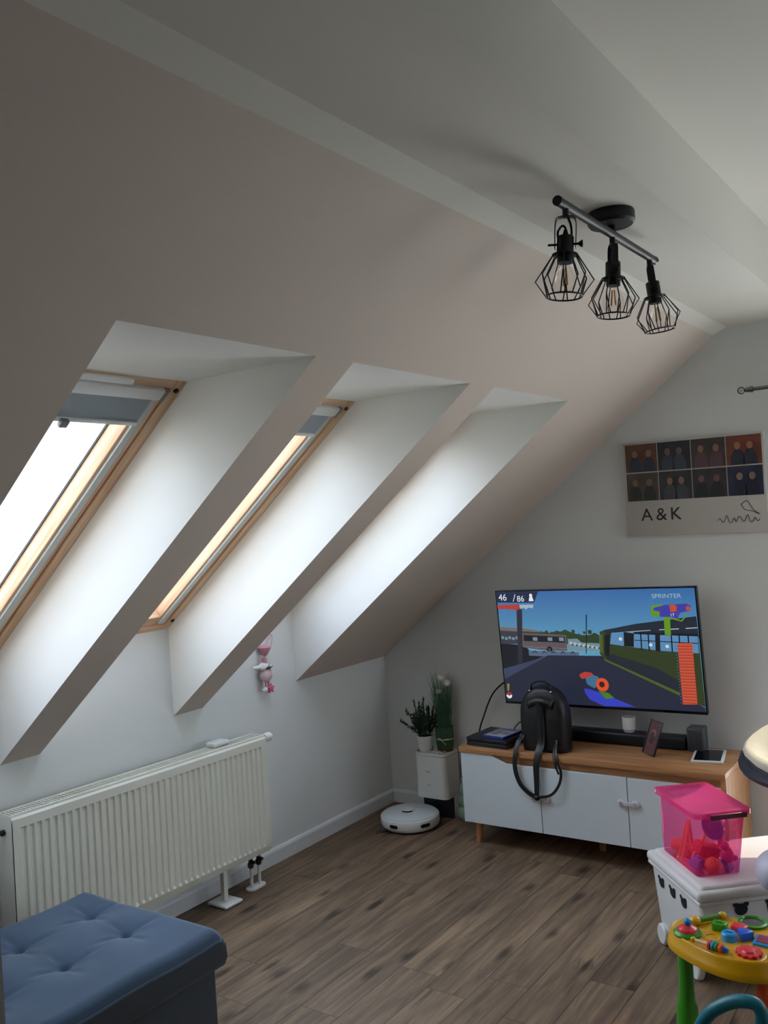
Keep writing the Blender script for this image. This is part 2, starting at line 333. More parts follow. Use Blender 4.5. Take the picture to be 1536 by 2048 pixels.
# roof windows ------------------------------------------------------------
S_LEN = (XH - TH / TA) / math.cos(AL)      # opening length up the slope
def roof_window(i, y0, y1, blind=1.257):
    Wd = y1 - y0
    o = bpy.data.objects.new('window_%d' % i, None); C.objects.link(o); struct(o)
    o.location = (0, y0, HK + TH); o.rotation_euler = (0, -AL, 0)
    S = S_LEN
    # fixed frame, local x up the slope, y across, z outwards
    f = 0.038
    MB().box(-0.03, S + 0.03, -0.04, f, 0, 0.11, 0.003).build('frame_side', pine_l, o)
    MB().box(-0.03, S + 0.03, Wd - f, Wd + 0.04, 0, 0.11, 0.003).build('frame_side', pine_l, o)
    MB().box(-0.03, 0.034, f, Wd - f, 0, 0.11, 0.003).build('frame_bottom', pine_c, o)
    MB().box(S - 0.034, S + 0.03, f, Wd - f, 0, 0.11, 0.003).build('frame_head', pine_c, o)
    # opening sash
    a, b = f + 0.004, f + 0.068
    lo, hi = 0.040, S - 0.040
    MB().box(lo, hi, a, b, 0.006, 0.07, 0.004).build('sash_side', pine_l, o)
    MB().box(lo, hi, Wd - b, Wd - a, 0.006, 0.07, 0.004).build('sash_side', pine_l, o)
    MB().box(lo, lo + 0.06, b, Wd - b, 0.006, 0.07, 0.004).build('sash_bottom', pine_c, o)
    MB().box(hi - 0.06, hi, b, Wd - b, 0.006, 0.07, 0.004).build('sash_head', pine_c, o)
    # gasket, spacer, pane
    g = MB()
    for yy in (b, Wd - b - 0.004): g.box(lo + 0.06, hi - 0.06, yy, yy + 0.004, 0.066, 0.074)
    g.box(lo + 0.06, lo + 0.064, b, Wd - b, 0.066, 0.074); g.build('gasket', black_plastic, o, smooth=False)
    g = MB()
    for yy in (b + 0.012, Wd - b - 0.016): g.box(lo + 0.06, hi - 0.06, yy, yy + 0.004, 0.084, 0.09)
    g.build('spacer_bar', plastic_grey, o, smooth=False)
    pn = MB().box(lo + 0.05, hi - 0.05, b - 0.006, Wd - b + 0.006, 0.076, 0.08).build('pane', glass, o, smooth=False)
    # outer flashing keeps daylight out around the frame
    MB().box(-0.06, S + 0.06, -0.09, -0.04, -0.02, 0.125, 0).box(-0.06, S + 0.06, Wd + 0.04, Wd + 0.09, -0.02, 0.125, 0).box(-0.09, -0.03, -0.09, Wd + 0.09, 0.0, 0.125, 0).box(S + 0.03, S + 0.09, -0.09, Wd + 0.09, 0.0, 0.125, 0).build('flashing', plastic_grey, o, smooth=False)
    # vent flap
    MB().box(S - 0.026, S - 0.006, 0.17, Wd - 0.2, -0.016, 0.002, 0.006, 3).build('vent_flap', plastic_white, o)
    for yy in (Wd - 0.035,):
        pass
    for xx, yy in ((S - 0.04, Wd - 0.019), (0.065, Wd - 0.019), (S - 0.04, 0.019), (0.065, 0.019)):
        MB().lathe([(0.0001, -0.004), (0.008, -0.004), (0.009, 0.0), (0.009, 0.002)], 16, T(xx, yy, 0)).build('screw_cap', metal_dark, o)
    # roller blind partly down: cassette, guide rails, cloth, bottom bar with grip
    MB().box(S - 0.078, S - 0.036, f + 0.026, Wd - f - 0.026, -0.012, 0.012, 0.004).build('blind_cassette', plastic_white, o)
    for y_ in (f + 0.017, Wd - f - 0.029):
        MB().box(S - 0.080, S - 0.033, y_, y_ + 0.012, -0.014, 0.012, 0.002).build('cassette_cap', plastic_grey, o)
    for y_ in (f + 0.030, Wd - f - 0.056):
        MB().box(0.055, S - 0.079, y_, y_ + 0.026, -0.003, 0.008, 0.002).build('blind_rail', alu, o)
    MB().box(blind, S - 0.07, f + 0.05, Wd - f - 0.05, -0.004, -0.0025).build('blind_cloth', blind_fab, o, smooth=False)
    MB().box(blind - 0.012, blind + 0.002, f + 0.05, Wd - f - 0.05, -0.010, 0.003, 0.002).build('blind_bottom_bar', plastic_white, o)
    MB().box(blind - 0.022, blind + 0.004, Wd / 2 - 0.03, Wd / 2 - 0.003, -0.026, -0.010, 0.003).build('blind_grip', plastic_grey, o)
    return o
for i, (a, b) in enumerate(WY): roof_window(i + 1, a, b)

# distant roofs seen through the first roof window; haze is paled into their colours
h_wall = mat('hazed_house_render', '#f0ece6', 0.9, var=0.03); roof_b = mat('hazed_blue_grey_roof', '#c9d6e4', 0.9, var=0.05, scale=2); roof_r = mat('hazed_red_tiled_roof', '#e0bdb6', 0.9, var=0.08, scale=2)
def house(x, y, w_, d_, h_, rf, rm, label):
    t = thing('house', label, 'house', (x, y, -9), R(20), 'houses beyond the roof window')
    MB().box(-w_ / 2, w_ / 2, -d_ / 2, d_ / 2, 0, h_).build('wall', h_wall, t, smooth=False)
    mb = MB(); mb.prism([(-d_ / 2 - 0.4, 0), (d_ / 2 + 0.4, 0), (0, rf)], -w_ / 2 - 0.3, w_ / 2 + 0.3, Matrix(((0, 0, 1, 0), (1, 0, 0, 0), (0, 1, 0, h_), (0, 0, 0, 1))))
    mb.build('roof', rm, t, smooth=False)
    mb = MB()
    for k in (-0.25, 0.2):
        c = k * w_; mb.prism([(c - 0.9, h_ + 0.6), (c + 0.9, h_ + 0.6), (c, h_ + 2.0)], 0, d_ / 2, XZ)
    mb.build('dormer', h_wall, t, smooth=False)
    return t
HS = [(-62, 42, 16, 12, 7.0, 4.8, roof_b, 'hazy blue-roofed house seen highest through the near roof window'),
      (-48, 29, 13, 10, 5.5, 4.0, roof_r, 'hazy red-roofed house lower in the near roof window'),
      (-36, 16, 9, 8, 4.0, 3.0, roof_r, 'hazy reddish roof lowest in the near roof window')]
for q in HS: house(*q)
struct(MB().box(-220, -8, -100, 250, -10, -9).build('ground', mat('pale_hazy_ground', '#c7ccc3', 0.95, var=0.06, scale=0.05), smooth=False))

# ---------------------------------------------------------------- radiator
rt = thing('radiator', 'long white ribbed panel radiator under the roof windows', 'radiator', (0.055, 1.845, 0.172), R(-1.2))
RL, RH, RD = 1.315, 0.545, 0.10
rt.rotation_euler = (R(-0.55), 0.0, R(-1.0))
fx = RD
nr = 39; marg = 0.028; pitch_ = (RL - 2 * marg) / nr
cols = [0.0, marg]; dep = [0, 0]
for k in range(nr):
    y = marg + k * pitch_
    for q, dd in ((0.10, 0), (0.28, 1), (0.62, 1), (0.80, 0)): cols.append(y + q * pitch_); dep.append(dd)
cols += [RL - marg, RL]; dep += [0, 0]
rows = [(0.0, 0), (0.032, 0), (0.044, 1), (RH - 0.052, 1), (RH - 0.044, 0), (RH - 0.012, 0), (RH, 0)]
vs = []; fs = []
for z, g in rows:
    for y, dd in zip(cols, dep): vs.append((fx - 0.007 * dd * g - (0.012 if z in (0.0, RH) else 0), y, z))
nc = len(cols)
for i in range(len(rows) - 1):
    for k in range(nc - 1): fs.append((i * nc + k, i * nc + k + 1, (i + 1) * nc + k + 1, (i + 1) * nc + k))
fp = MB(); fp.add(vs, fs); fp.build('front_panel', rad_white, rt, angle=25)
MB().box(0, 0.012, 0.0, RL, 0.0, RH, 0.003).build('back_panel', rad_white, rt)
for yy in (-0.003, RL - 0.0):
    MB().box(0.004, RD - 0.004, yy, yy + 0.003, 0.01, RH + 0.004, 0.001).build('side_panel', rad_white, rt)
tg = MB()
tg.box(0.004, 0.016, 0, RL, RH - 0.006, RH + 0.004, 0.001).box(RD - 0.02, RD - 0.008, 0, RL, RH - 0.006, RH + 0.004, 0.001)
n_ = 90
for k in range(n_ + 1):
    y = k * (RL - 0.006) / n_; tg.box(0.014, RD - 0.018, y, y + 0.0065, RH - 0.003, RH + 0.002)
tg.build('top_grille', rad_white, rt, smooth=False)
MB().box(0.02, RD - 0.03, 0.02, RL - 0.02, 0.02, RH - 0.05).build('convector_fins', plastic_grey, rt, smooth=False)
th = MB().lathe([(0.0001, 0.0), (0.012, 0.0), (0.012, 0.012), (0.020, 0.014), (0.022, 0.05), (0.019, 0.058), (0.0001, 0.060)], 20, T(0.07, RL, RH - 0.018) @ Matrix.Rotation(R(-90), 4, 'X'))
th.build('thermostat_head', plastic_white, rt)
MB().lathe([(0.0001, 0), (0.011, 0), (0.011, 0.012), (0.006, 0.016), (0.0001, 0.016)], 16, T(0.05, -0.003, RH - 0.06) @ Matrix.Rotation(R(90), 4, 'X')).build('vent_plug', black_plastic, rt)
for yy in (0.2, 1.045):
    MB().box(0.035, 0.06, yy - 0.012, yy + 0.012, -0.145, 0.02, 0.002).build('pedestal_leg', rad_white, rt)
    MB().box(-0.01, 0.11, yy - 0.055, yy + 0.055, -0.16, -0.146, 0.006, 3).build('pedestal_foot', plastic_white, rt)
for yy in (1.215, 1.268):
    MB().tube([(0.052, yy, -0.155), (0.052, yy, -0.05)], 0.008, 12).build('pipe', rad_white, rt)
    v = MB().lathe([(0.0001, -0.058), (0.011, -0.058), (0.015, -0.05), (0.015, -0.035), (0.010, -0.03), (0.010, -0.012), (0.014, -0.01), (0.014, 0.004), (0.0001, 0.004)], 8, T(0.052, yy, 0))
    v.tube([(0.052, yy, -0.028), (0.078, yy, -0.028)], [0.009, 0.008], 8); v.build('valve', brass, rt)
rs = MB(); pl = []
for k in range(24):
    a = 2 * PI * k / 24; pl.append((0.052 + 0.026 * math.cos(a), 1.2415 + 0.026 * math.sin(a) + (0.030 if math.sin(a) > 0 else -0.030)))
rs.prism(pl, -0.159, -0.147, bev=0.003); rs.build('pipe_rosette', plastic_white, rt)
# small white box on top of the radiator
ts = thing('temperature_sensor', 'small flat white plastic box lying on the radiator top', 'sensor', (0.105, 2.92, 0.711), R(-1))
MB().box(-0.032, 0.028, -0.048, 0.048, 0, 0.02, 0.006, 3).build('housing', plastic_white, ts)
MB().box(-0.024, 0.02, -0.03, 0.03, 0.02, 0.0215, 0.0006).build('top_plate', cab_white, ts)

# ---------------------------------------------------------------- ottoman
ot = thing('ottoman', 'blue tufted velvet storage ottoman in the near left corner', 'ottoman', (0.36, 1.13, 0))
LX, LY = 0.685, 0.86
def cushion(lx, ly, z0, z1, btn, nx=90, ny=110, rad=0.035):
    mb = MB(); vs = []; fs = []
    rings = []
    def top(x, y):
        ex = min(x, lx - x); ey = min(y, ly - y)
        z = z1
        for e in (ex, ey):
            if e < rad: z -= rad - math.sqrt(max(rad * rad - (rad - e) ** 2, 0))
        for bx, by in btn:
            dx, dy = x - bx, y - by; d = math.hypot(dx, dy)
            z -= 0.020 * math.exp(-(d / 0.015) ** 2) + 0.010 * math.exp(-(d / 0.04) ** 2) + 0.012 * math.exp(-(d / 0.09) ** 2)
            th = math.atan2(dy, dx)
            z -= 0.006 * max(0, math.cos(4 * th + 0.6)) ** 6 * math.exp(-((d - 0.05) / 0.05) ** 2)
        z += 0.004 * math.sin(x * 9 + 1.3 * math.sin(y * 11)) * math.sin(y * 7)
        return z
    for j in range(ny + 1):
        for i in range(nx + 1):
            fi = 0.5 - 0.5 * math.cos(PI * i / nx) if False else i / nx
            x = lx * (3 * fi * fi - 2 * fi ** 3) * 0.35 + lx * fi * 0.65; fj = j / ny; y = ly * (3 * fj * fj - 2 * fj ** 3) * 0.35 + ly * fj * 0.65
            vs.append((x, y, top(x, y)))
    W = nx + 1
    for j in range(ny):
        for i in range(nx): fs.append((j * W + i, j * W + i + 1, (j + 1) * W + i + 1, (j + 1) * W + i))
    bd = [i for i in range(W)] + [j * W + nx for j in range(1, ny + 1)] + [ny * W + i for i in range(nx - 1, -1, -1)] + [j * W for j in range(ny - 1, 0, -1)]
    return vs, fs, bd
btns = [(0.185, 0.70 - 0.225), (0.415, 0.70 - 0.225), (0.19, 0.735), (0.415, 0.70), (0.19, 0.24), (0.41, 0.24)]
vs, fs, bd = cushion(LX, LY, 0.33, 0.452, btns)
top_ = MB(); top_.add(vs, fs)
top_.build('cushion_top', velvet, ot, angle=180)
sd = MB(); n0 = len(bd); svs = []
for lv, (z, ins) in enumerate(((None, 0), (0.40, -0.004), (0.36, -0.006), (0.335, 0.0), (0.33, 0.01))):
    for k in bd:
        x, y, zz = vs[k]; cx_, cy_ = LX / 2, LY / 2
        sx = 1 - ins * 2 / LX; sy = 1 - ins * 2 / LY
        svs.append((cx_ + (x - cx_) * sx, cy_ + (y - cy_) * sy, zz if z is None else z))
sf = []
for lv in range(4):
    for k in range(n0): k2 = (k + 1) % n0; sf.append((lv * n0 + k, lv * n0 + k2, (lv + 1) * n0 + k2, (lv + 1) * n0 + k))
sd.add(svs, sf); sd.build('lid_side', velvet_shaded, ot, angle=60)
pp = [Vector(vs[k]) + Vector((0, 0, 0.0)) for k in bd]
pp = [Vector((LX / 2 + (p.x - LX / 2) * 1.006, LY / 2 + (p.y - LY / 2) * 1.004, p.z)) for p in pp]
MB().tube(pp, 0.0035, 6, closed=True).build('piping', velvet, ot)
MB().box(0.02, LX - 0.02, 0.02, LY - 0.02, 0.03, 0.335, 0.012, 3).build('box_base', velvet_shaded, ot)
for x, y in ((0.05, 0.05), (LX - 0.05, 0.05), (0.05, LY - 0.05), (LX - 0.05, LY - 0.05)):
    MB().lathe([(0.018, 0), (0.02, 0.03)], 12, T(x, y, 0)).build('foot', black_plastic, ot)
for bx, by in btns:
    MB().ball((bx, by, 0.452 - 0.038), (0.011, 0.011, 0.005), u=12, v=8).build('button', velvet, ot)
# ---------------------------------------------------------------- dark furniture edge at the far left
fe = thing('tall_cabinet', 'dark brown upright furniture edge cut by the left frame edge', 'cabinet', (2.39, 0.4508, 0), 0.608)

# ---------------------------------------------------------------- TV cabinet
cb = thing('tv_cabinet', 'oak and white low cabinet on wooden legs below the television', 'cabinet', (0.748, 4.0, 0))
CW, CD, CZ0, CZ1 = 1.325, 0.40, 0.115, 0.503
MB().box(-0.006, CW, -0.008, CD, CZ1 - 0.028, CZ1, 0.002).build('top_board', oak, cb)
MB().box(0, 0.02, 0.004, CD, CZ0, CZ1 - 0.028).build('side_panel', oak_y, cb)
MB().box(CW - 0.022, CW, -0.004, CD, CZ0, CZ1 - 0.028).build('side_panel', oak_y, cb)
MB().box(0.02, CW - 0.022, 0.004, CD, CZ0, CZ0 + 0.02).build('bottom_board', oak, cb)
MB().box(0.02, CW - 0.022, CD - 0.008, CD, CZ0 + 0.02, CZ1 - 0.028).build('back_board', oak, cb)
MB().box(0.02, CW - 0.022, 0.020, 0.036, CZ1 - 0.09, CZ1 - 0.030).build('apron', oak, cb)
def door(x0, x1, poly, nm='door'):
    return MB().prism(poly, 0.0, 0.018, XZ, bev=0.0012, seg=1).build(nm, cab_white, cb)
zt, zl = CZ1 - 0.030, CZ1 - 0.068
door(0, 0, [(0.0, CZ0), (0.437, CZ0), (0.437, zl), (0.255, zl), (0.178, zt), (0.0, zt)])
door(0, 0, [(0.441, CZ0), (0.877, CZ0), (0.877, zl), (0.441, zl)])
door(0, 0, [(0.881, CZ0), (CW - 0.024, CZ0), (CW - 0.024, zl), (0.881, zl)])
for x, y, tx, ty in ((0.06, 0.06, -0.012, -0.012), (CW - 0.06, 0.06, 0.012, -0.012), (0.06, 0.34, -0.012, 0.012), (CW - 0.06, 0.34, 0.012, 0.012), (0.66, 0.2, 0, 0)):
    MB().tube([(x + tx, y + ty, 0.0), (x, y, CZ0)], [0.014, 0.022], 20).build('leg', beech, cb)
# child locks on the cabinet doors
lock_pl = mat('pale_lilac_lock_plastic', '#cfcdd4', 0.4, var=0.02); lock_pk = mat('pinkish_lock_disc', '#b9a3a6', 0.4, var=0.05)
def child_lock(x, z, label):
    t = thing('child_lock', label, 'child lock', (x, 3.998, z), 0, 'child safety locks on the white cabinet doors')
    RX = Matrix.Rotation(R(90), 4, 'X')
    for s in (-1, 1):
        MB().lathe([(0.018, 0), (0.019, 0.006), (0.014, 0.012), (0.0001, 0.013)], 20, T(s * 0.033, 0, 0) @ RX).build('disc', lock_pl, t)
        MB().lathe([(0.009, 0.012), (0.008, 0.0145), (0.0001, 0.015)], 16, T(s * 0.033, 0, 0) @ RX).build('button', lock_pk, t)
    MB().box(-0.033, 0.033, -0.013, -0.004, -0.009, 0.009, 0.003).build('strap', lock_pl, t)
child_lock(1.189, 0.288, 'pale child lock bridging left and middle doors under the backpack straps')
child_lock(1.631, 0.318, 'pale child lock bridging middle and right doors beside the pink bin')

# ---------------------------------------------------------------- television
tvm = Matrix.Translation((1.398, 4.28, 0.982)) @ Matrix.Rotation(-0.0191, 4, 'Z') @ Matrix.Rotation(0.0367, 4, 'X') @ Matrix.Rotation(-0.0158, 4, 'Y')
tv = thing('television', 'large flat television showing a video game, above the oak cabinet', 'television', mw=tvm)
TW, THh = 1.064, 0.606
MB().box(-TW / 2, TW / 2, 0.002, 0.03, -THh / 2, THh / 2, 0.003).build('housing', black_plastic, tv)
MB().box(-0.32, 0.32, 0.03, 0.06, -0.22, 0.12, 0.008).build('rear_cover', black_plastic, tv)
bz = MB(); b_ = 0.006
bz.box(-TW / 2, TW / 2, -0.001, 0.004, THh / 2 - b_, THh / 2).box(-TW / 2, TW / 2, -0.001, 0.004, -THh / 2, -THh / 2 + 0.013).box(-TW / 2, -TW / 2 + b_, -0.001, 0.004, -THh / 2, THh / 2).box(TW / 2 - b_, TW / 2, -0.001, 0.004, -THh / 2, THh / 2)
bz.build('bezel', dark_gloss, tv, smooth=False)
MB().box(-0.12, 0.12, 0.055, 0.135, -0.08, 0.08, 0.004).build('wall_bracket', metal_dark, tv)
sm_names = []; sm = MB()
def sky_screen():
    m = bpy.data.materials.new('screen_sky'); m.use_nodes = True; nt = m.node_tree; b = nt.nodes['Principled BSDF']
    tc = nt.nodes.new('ShaderNodeTexCoord'); sp = nt.nodes.new('ShaderNodeSeparateXYZ'); rp = nt.nodes.new('ShaderNodeValToRGB'); mr = nt.nodes.new('ShaderNodeMapRange')
    mr.inputs['From Min'].default_value = 0.0; mr.inputs['From Max'].default_value = 0.3
    nt.links.new(tc.outputs['Object'], sp.inputs[0]); nt.links.new(sp.outputs['Z'], mr.inputs['Value']); nt.links.new(mr.outputs[0], rp.inputs[0])
    rp.color_ramp.elements[0].color = lin('#5a93b0'); rp.color_ramp.elements[1].color = lin('#33619c')
    nt.links.new(rp.outputs[0], b.inputs['Emission Color']); b.inputs['Emission Strength'].default_value = 0.32
    b.inputs['Base Color'].default_value = (0.01, 0.01, 0.012, 1); b.inputs['Roughness'].default_value = 0.3
    return m
SCOL = ['SKY', '#2c3d22', '#6f8794', '#736660', '#3a3a44', '#171a22', '#39415a', '#2c2c37', '#5c5056', '#15181f', '#55647c', '#23283a', '#39433f', '#2f3a1c', '#202732', '#9db0bd', '#5786b0', '#10141a', '#4c5a20', '#56581e', '#3540b8', '#47781f', '#3f6a8c', '#b03a34', '#d0502c', '#401a18', '#c2513a', '#8b3428', '#1c2842', '#c4d2dc', '#7b94b4', '#3b3b9a', '#5f8f1e', '#c24a30', '#8a7a3a', '#e0e4e8', '#9e2c2c']
smats = [sky_screen()] + [glow('screen_' + c[1:], c, 0.30) for c in SCOL[1:]]
lay = [0]
def U(u, v): return ((u - 0.5) * TW, (v - 0.5) * THh)
def spoly(col, pts):
    sm.cur = SCOL.index(col) if isinstance(col, str) else col; lay[0] += 1; y = -0.0002 * 0 - 0.00004 * lay[0]
    P2 = [U(max(0.006, min(0.994, a)), max(0.022, min(0.989, b))) for a, b in pts]
    sm.add([(p[0], y, p[1]) for p in P2], [tuple(range(len(P2)))])
def sdisc(col, u, v, r, n=24, sx=1.0):
    spoly(col, [(u + r * sx * math.cos(2 * PI * k / n) / TW, v + r * math.sin(2 * PI * k / n) / THh) for k in range(n)])
def stext(col, s_, u, v, size, shear=0, sx=1.0):
    sm.cur = SCOL.index(col); lay[0] += 1
    x, z = U(u, v); M = Matrix(((sx, shear, 0, x), (0, 0, -1, -0.00004 * lay[0] - 0.0002), (0, 1, 0, z), (0, 0, 0, 1)))
    sm.text(s_, size, M, 0.00005)
spoly('SKY', [(0, 0), (1, 0), (1, 1), (0, 1)])
spoly('#2c3d22', [(0.134, 0.644), (0.19, 0.636), (0.253, 0.637), (0.284, 0.627), (0.312, 0.647), (0.339, 0.641), (0.359, 0.66), (0.381, 0.642), (0.422, 0.62), (0.451, 0.612), (0.488, 0.616), (0.508, 0.634), (0.532, 0.613), (0.529, 0.534), (0.127, 0.534)])
for k in range(14):
    u = 0.15 + 0.028 * k; sdisc('#2c3d22', u, 0.632 + 0.012 * math.sin(k * 2.3), 0.008 + 0.004 * math.sin(k * 1.7), 9)
spoly('#6f8794', [(0.37, 0.579), (0.419, 0.583), (0.44, 0.55), (0.53, 0.546), (0.526, 0.485), (0.367, 0.481)])
for k in range(7): sdisc('#9db0bd', 0.385 + 0.022 * k, 0.545 - 0.006 * k, 0.008, 8, 1.3); sdisc('#2c3d22', 0.392 + 0.022 * k, 0.53 - 0.004 * k, 0.005, 6)
spoly('#736660', [(0.004, 0.678), (0.144, 0.669), (0.226, 0.646), (0.226, 0.637), (0.006, 0.649)])
spoly('#3a3a44', [(0.006, 0.649), (0.142, 0.638), (0.135, 0.535), (0.007, 0.524)])
for k in range(5): sdisc('#6f8794', 0.018 + 0.02 * k, 0.585 - 0.008 * (k % 2), 0.009, 8)
spoly('#171a22', [(0.007, 0.531), (0.134, 0.522), (0.178, 0.446), (0.252, 0.434), (0.174, 0.388), (0.005, 0.308)])
spoly('#5c5056', [(0.129, 0.631), (0.364, 0.614), (0.363, 0.479), (0.259, 0.477), (0.126, 0.502)])
spoly('#15181f', [(0.136, 0.609), (0.356, 0.597), (0.355, 0.547), (0.136, 0.558)])
for a in (0.185, 0.265, 0.325): spoly('#6f8794', [(a, 0.592), (a + 0.025, 0.591), (a + 0.025, 0.56), (a, 0.562)])
spoly('#736660', [(0.13, 0.515), (0.362, 0.5), (0.362, 0.492), (0.13, 0.506)])
sdisc('#15181f', 0.27, 0.487, 0.016); sdisc('#39415a', 0.27, 0.487, 0.008)
spoly('#55647c', [(0.155, 0.474), (0.423, 0.469), (0.42, 0.419), (0.156, 0.43)])
for k in range(5): sdisc('#23283a', 0.19 + 0.05 * k, 0.455, 0.012, 12); sdisc('#55647c', 0.19 + 0.05 * k, 0.448, 0.010, 12)
spoly('#39415a', [(0.002, 0.308), (0.174, 0.388), (0.26, 0.437), (0.007, 0.214)])
spoly('#23283a', [(0.007, 0.214), (0.26, 0.437), (0.544, 0.443), (0.887, 0.154), (0.999, 0.055), (0.996, 0.006), (0.004, 0.01)])
spoly('#2c2c37', [(0.112, 0.84), (0.143, 0.84), (0.116, 0.366), (0.091, 0.362)])
spoly('#171a22', [(0.475, 0.785), (0.481, 0.785), (0.461, 0.458), (0.457, 0.457)])
spoly('#2f3a1c', [(0.536, 0.644), (0.616, 0.676), (0.716, 0.709), (0.991, 0.768), (0.995, 0.06), (0.893, 0.137), (0.757, 0.232), (0.549, 0.412), (0.527, 0.46)])
spoly('#202732', [(0.552, 0.655), (0.616, 0.676), (0.716, 0.709), (0.991, 0.768), (0.994, 0.6), (0.591, 0.6)])
spoly('#9db0bd', [(0.628, 0.640), (0.78, 0.660), (0.78, 0.654), (0.628, 0.634)]); spoly('#9db0bd', [(0.82, 0.665), (0.91, 0.674), (0.91, 0.666), (0.82, 0.658)]); spoly('#9db0bd', [(0.94, 0.677), (0.991, 0.683), (0.991, 0.675), (0.94, 0.669)])
spoly('#5786b0', [(0.593, 0.635), (0.656, 0.644), (0.989, 0.617), (0.988, 0.479), (0.807, 0.495), (0.582, 0.542)])
spoly('#10141a', [(0.653, 0.644), (0.701, 0.63), (0.695, 0.521), (0.649, 0.528)])
spoly('#10141a', [(0.8, 0.633), (0.822, 0.633), (0.817, 0.49), (0.795, 0.492)])
spoly('#10141a', [(0.701, 0.640), (0.989, 0.630), (0.989, 0.612), (0.701, 0.626)])
spoly('#10141a', [(0.7, 0.58), (0.989, 0.56), (0.989, 0.553), (0.7, 0.574)])
for a in (0.73, 0.765, 0.87, 0.905, 0.945): spoly('#10141a', [(a, 0.63), (a + 0.006, 0.63), (a + 0.004, 0.49), (a - 0.002, 0.49)])
for a, b in ((0.635, 0.585), (0.775, 0.54), (0.85, 0.53), (0.93, 0.53)): sdisc('#c4d2dc', a, b, 0.009, 8)
spoly('#10141a', [(0.558, 0.614), (0.584, 0.621), (0.573, 0.438), (0.551, 0.443)])
spoly('#4c5a20', [(0.536, 0.62), (0.551, 0.622), (0.544, 0.461), (0.529, 0.473)])
spoly('#202732', [(0.582, 0.46), (0.8, 0.35), (0.893, 0.25), (0.893, 0.137), (0.757, 0.232), (0.549, 0.412)])
spoly('#4c5a20', [(0.546, 0.422), (0.888, 0.166), (0.887, 0.140), (0.545, 0.406)])
spoly('#3540b8', [(0.431, 0.165), (0.461, 0.161), (0.51, 0.134), (0.574, 0.097), (0.676, 0.032), (0.526, 0.024), (0.455, 0.074), (0.436, 0.122)])
spoly('#47781f', [(0.5, 0.15), (0.551, 0.138), (0.577, 0.098), (0.537, 0.084)])
spoly('#3f6a8c', [(0.441, 0.271), (0.476, 0.286), (0.508, 0.269), (0.515, 0.215), (0.483, 0.169), (0.448, 0.204)])
spoly('#b03a34', [(0.414, 0.282), (0.44, 0.306), (0.476, 0.301), (0.486, 0.28), (0.452, 0.259), (0.428, 0.243), (0.416, 0.257)])
sdisc('#d0502c', 0.525, 0.203, 0.034); sdisc('#401a18', 0.523, 0.205, 0.015)
spoly('#c2513a', [(0.897, 0.557), (0.963, 0.559), (0.961, 0.08), (0.896, 0.074)])
for k in range(20): v_ = 0.085 + 0.0235 * k; spoly('#8b3428', [(0.897, v_), (0.962, v_), (0.962, v_ + 0.006), (0.897, v_ + 0.006)]); spoly('#3f6a8c', [(0.886, v_), (0.893, v_), (0.893, v_ + 0.006), (0.886, v_ + 0.006)])
spoly('#1c2842', [(0.003, 0.989), (0.24, 0.989), (0.212, 0.892), (0.008, 0.898)])
stext('#e0e4e8', '46', 0.018, 0.914, 0.050); stext('#e0e4e8', '/', 0.097, 0.905, 0.055, 0.1); stext('#e0e4e8', '86', 0.120, 0.903, 0.044)
sdisc('#e0e4e8', 0.198, 0.955, 0.009); spoly('#e0e4e8', [(0.185, 0.905), (0.211, 0.905), (0.209, 0.925), (0.203, 0.95), (0.193, 0.95), (0.187, 0.925)])
spoly('#b03a34', [(0.004, 0.874), (0.129, 0.88), (0.129, 0.844), (0.113, 0.822), (0.093, 0.838), (0.072, 0.832), (0.053, 0.845), (0.031, 0.835), (0.008, 0.843)])
spoly('#9db0bd', [(0.131, 0.876), (0.209, 0.875), (0.203, 0.843), (0.179, 0.85), (0.166, 0.833), (0.151, 0.849), (0.136, 0.836)])
stext('#9db0bd', 'SPRINTER', 0.800, 0.914, 0.0285, 0, 1.16)
spoly('#3b3b9a', [(0.8, 0.843), (0.848, 0.858), (0.955, 0.868), (0.972, 0.847), (0.968, 0.812), (0.925, 0.799), (0.909, 0.752), (0.873, 0.764), (0.83, 0.766), (0.829, 0.807), (0.802, 0.819)])
spoly('#5f8f1e', [(0.794, 0.855), (0.849, 0.866), (0.848, 0.854), (0.805, 0.837), (0.803, 0.807), (0.832, 0.807), (0.828, 0.766), (0.797, 0.766), (0.79, 0.79)])
spoly('#5f8f1e', [(0.847, 0.764), (0.875, 0.761), (0.873, 0.62), (0.845, 0.623)])
spoly('#5f8f1e', [(0.874, 0.752), (0.927, 0.726), (0.962, 0.795), (0.957, 0.798), (0.925, 0.737), (0.878, 0.764)])
spoly('#c24a30', [(0.878, 0.857), (0.901, 0.862), (0.911, 0.842), (0.905, 0.807), (0.88, 0.803)]); sdisc('#c24a30', 0.96, 0.83, 0.011)
stext('#e0e4e8', '17', 0.877, 0.768, 0.021); stext('#9e2c2c', '%', 0.905, 0.772, 0.018)
spoly('#8a7a3a', [(0.02, 0.178), (0.034, 0.179), (0.028, 0.116), (0.018, 0.115)])
sdisc('#e0e4e8', 0.026, 0.075, 0.017); spoly('#9e2c2c', [(0.026 + 0.016 * math.cos(PI * k / 12), 0.078 + 0.028 * math.sin(PI * k / 12)) for k in range(13)]); sdisc('#171a22', 0.026, 0.075, 0.004)
sm.build('screen', smats, tv, smooth=False)

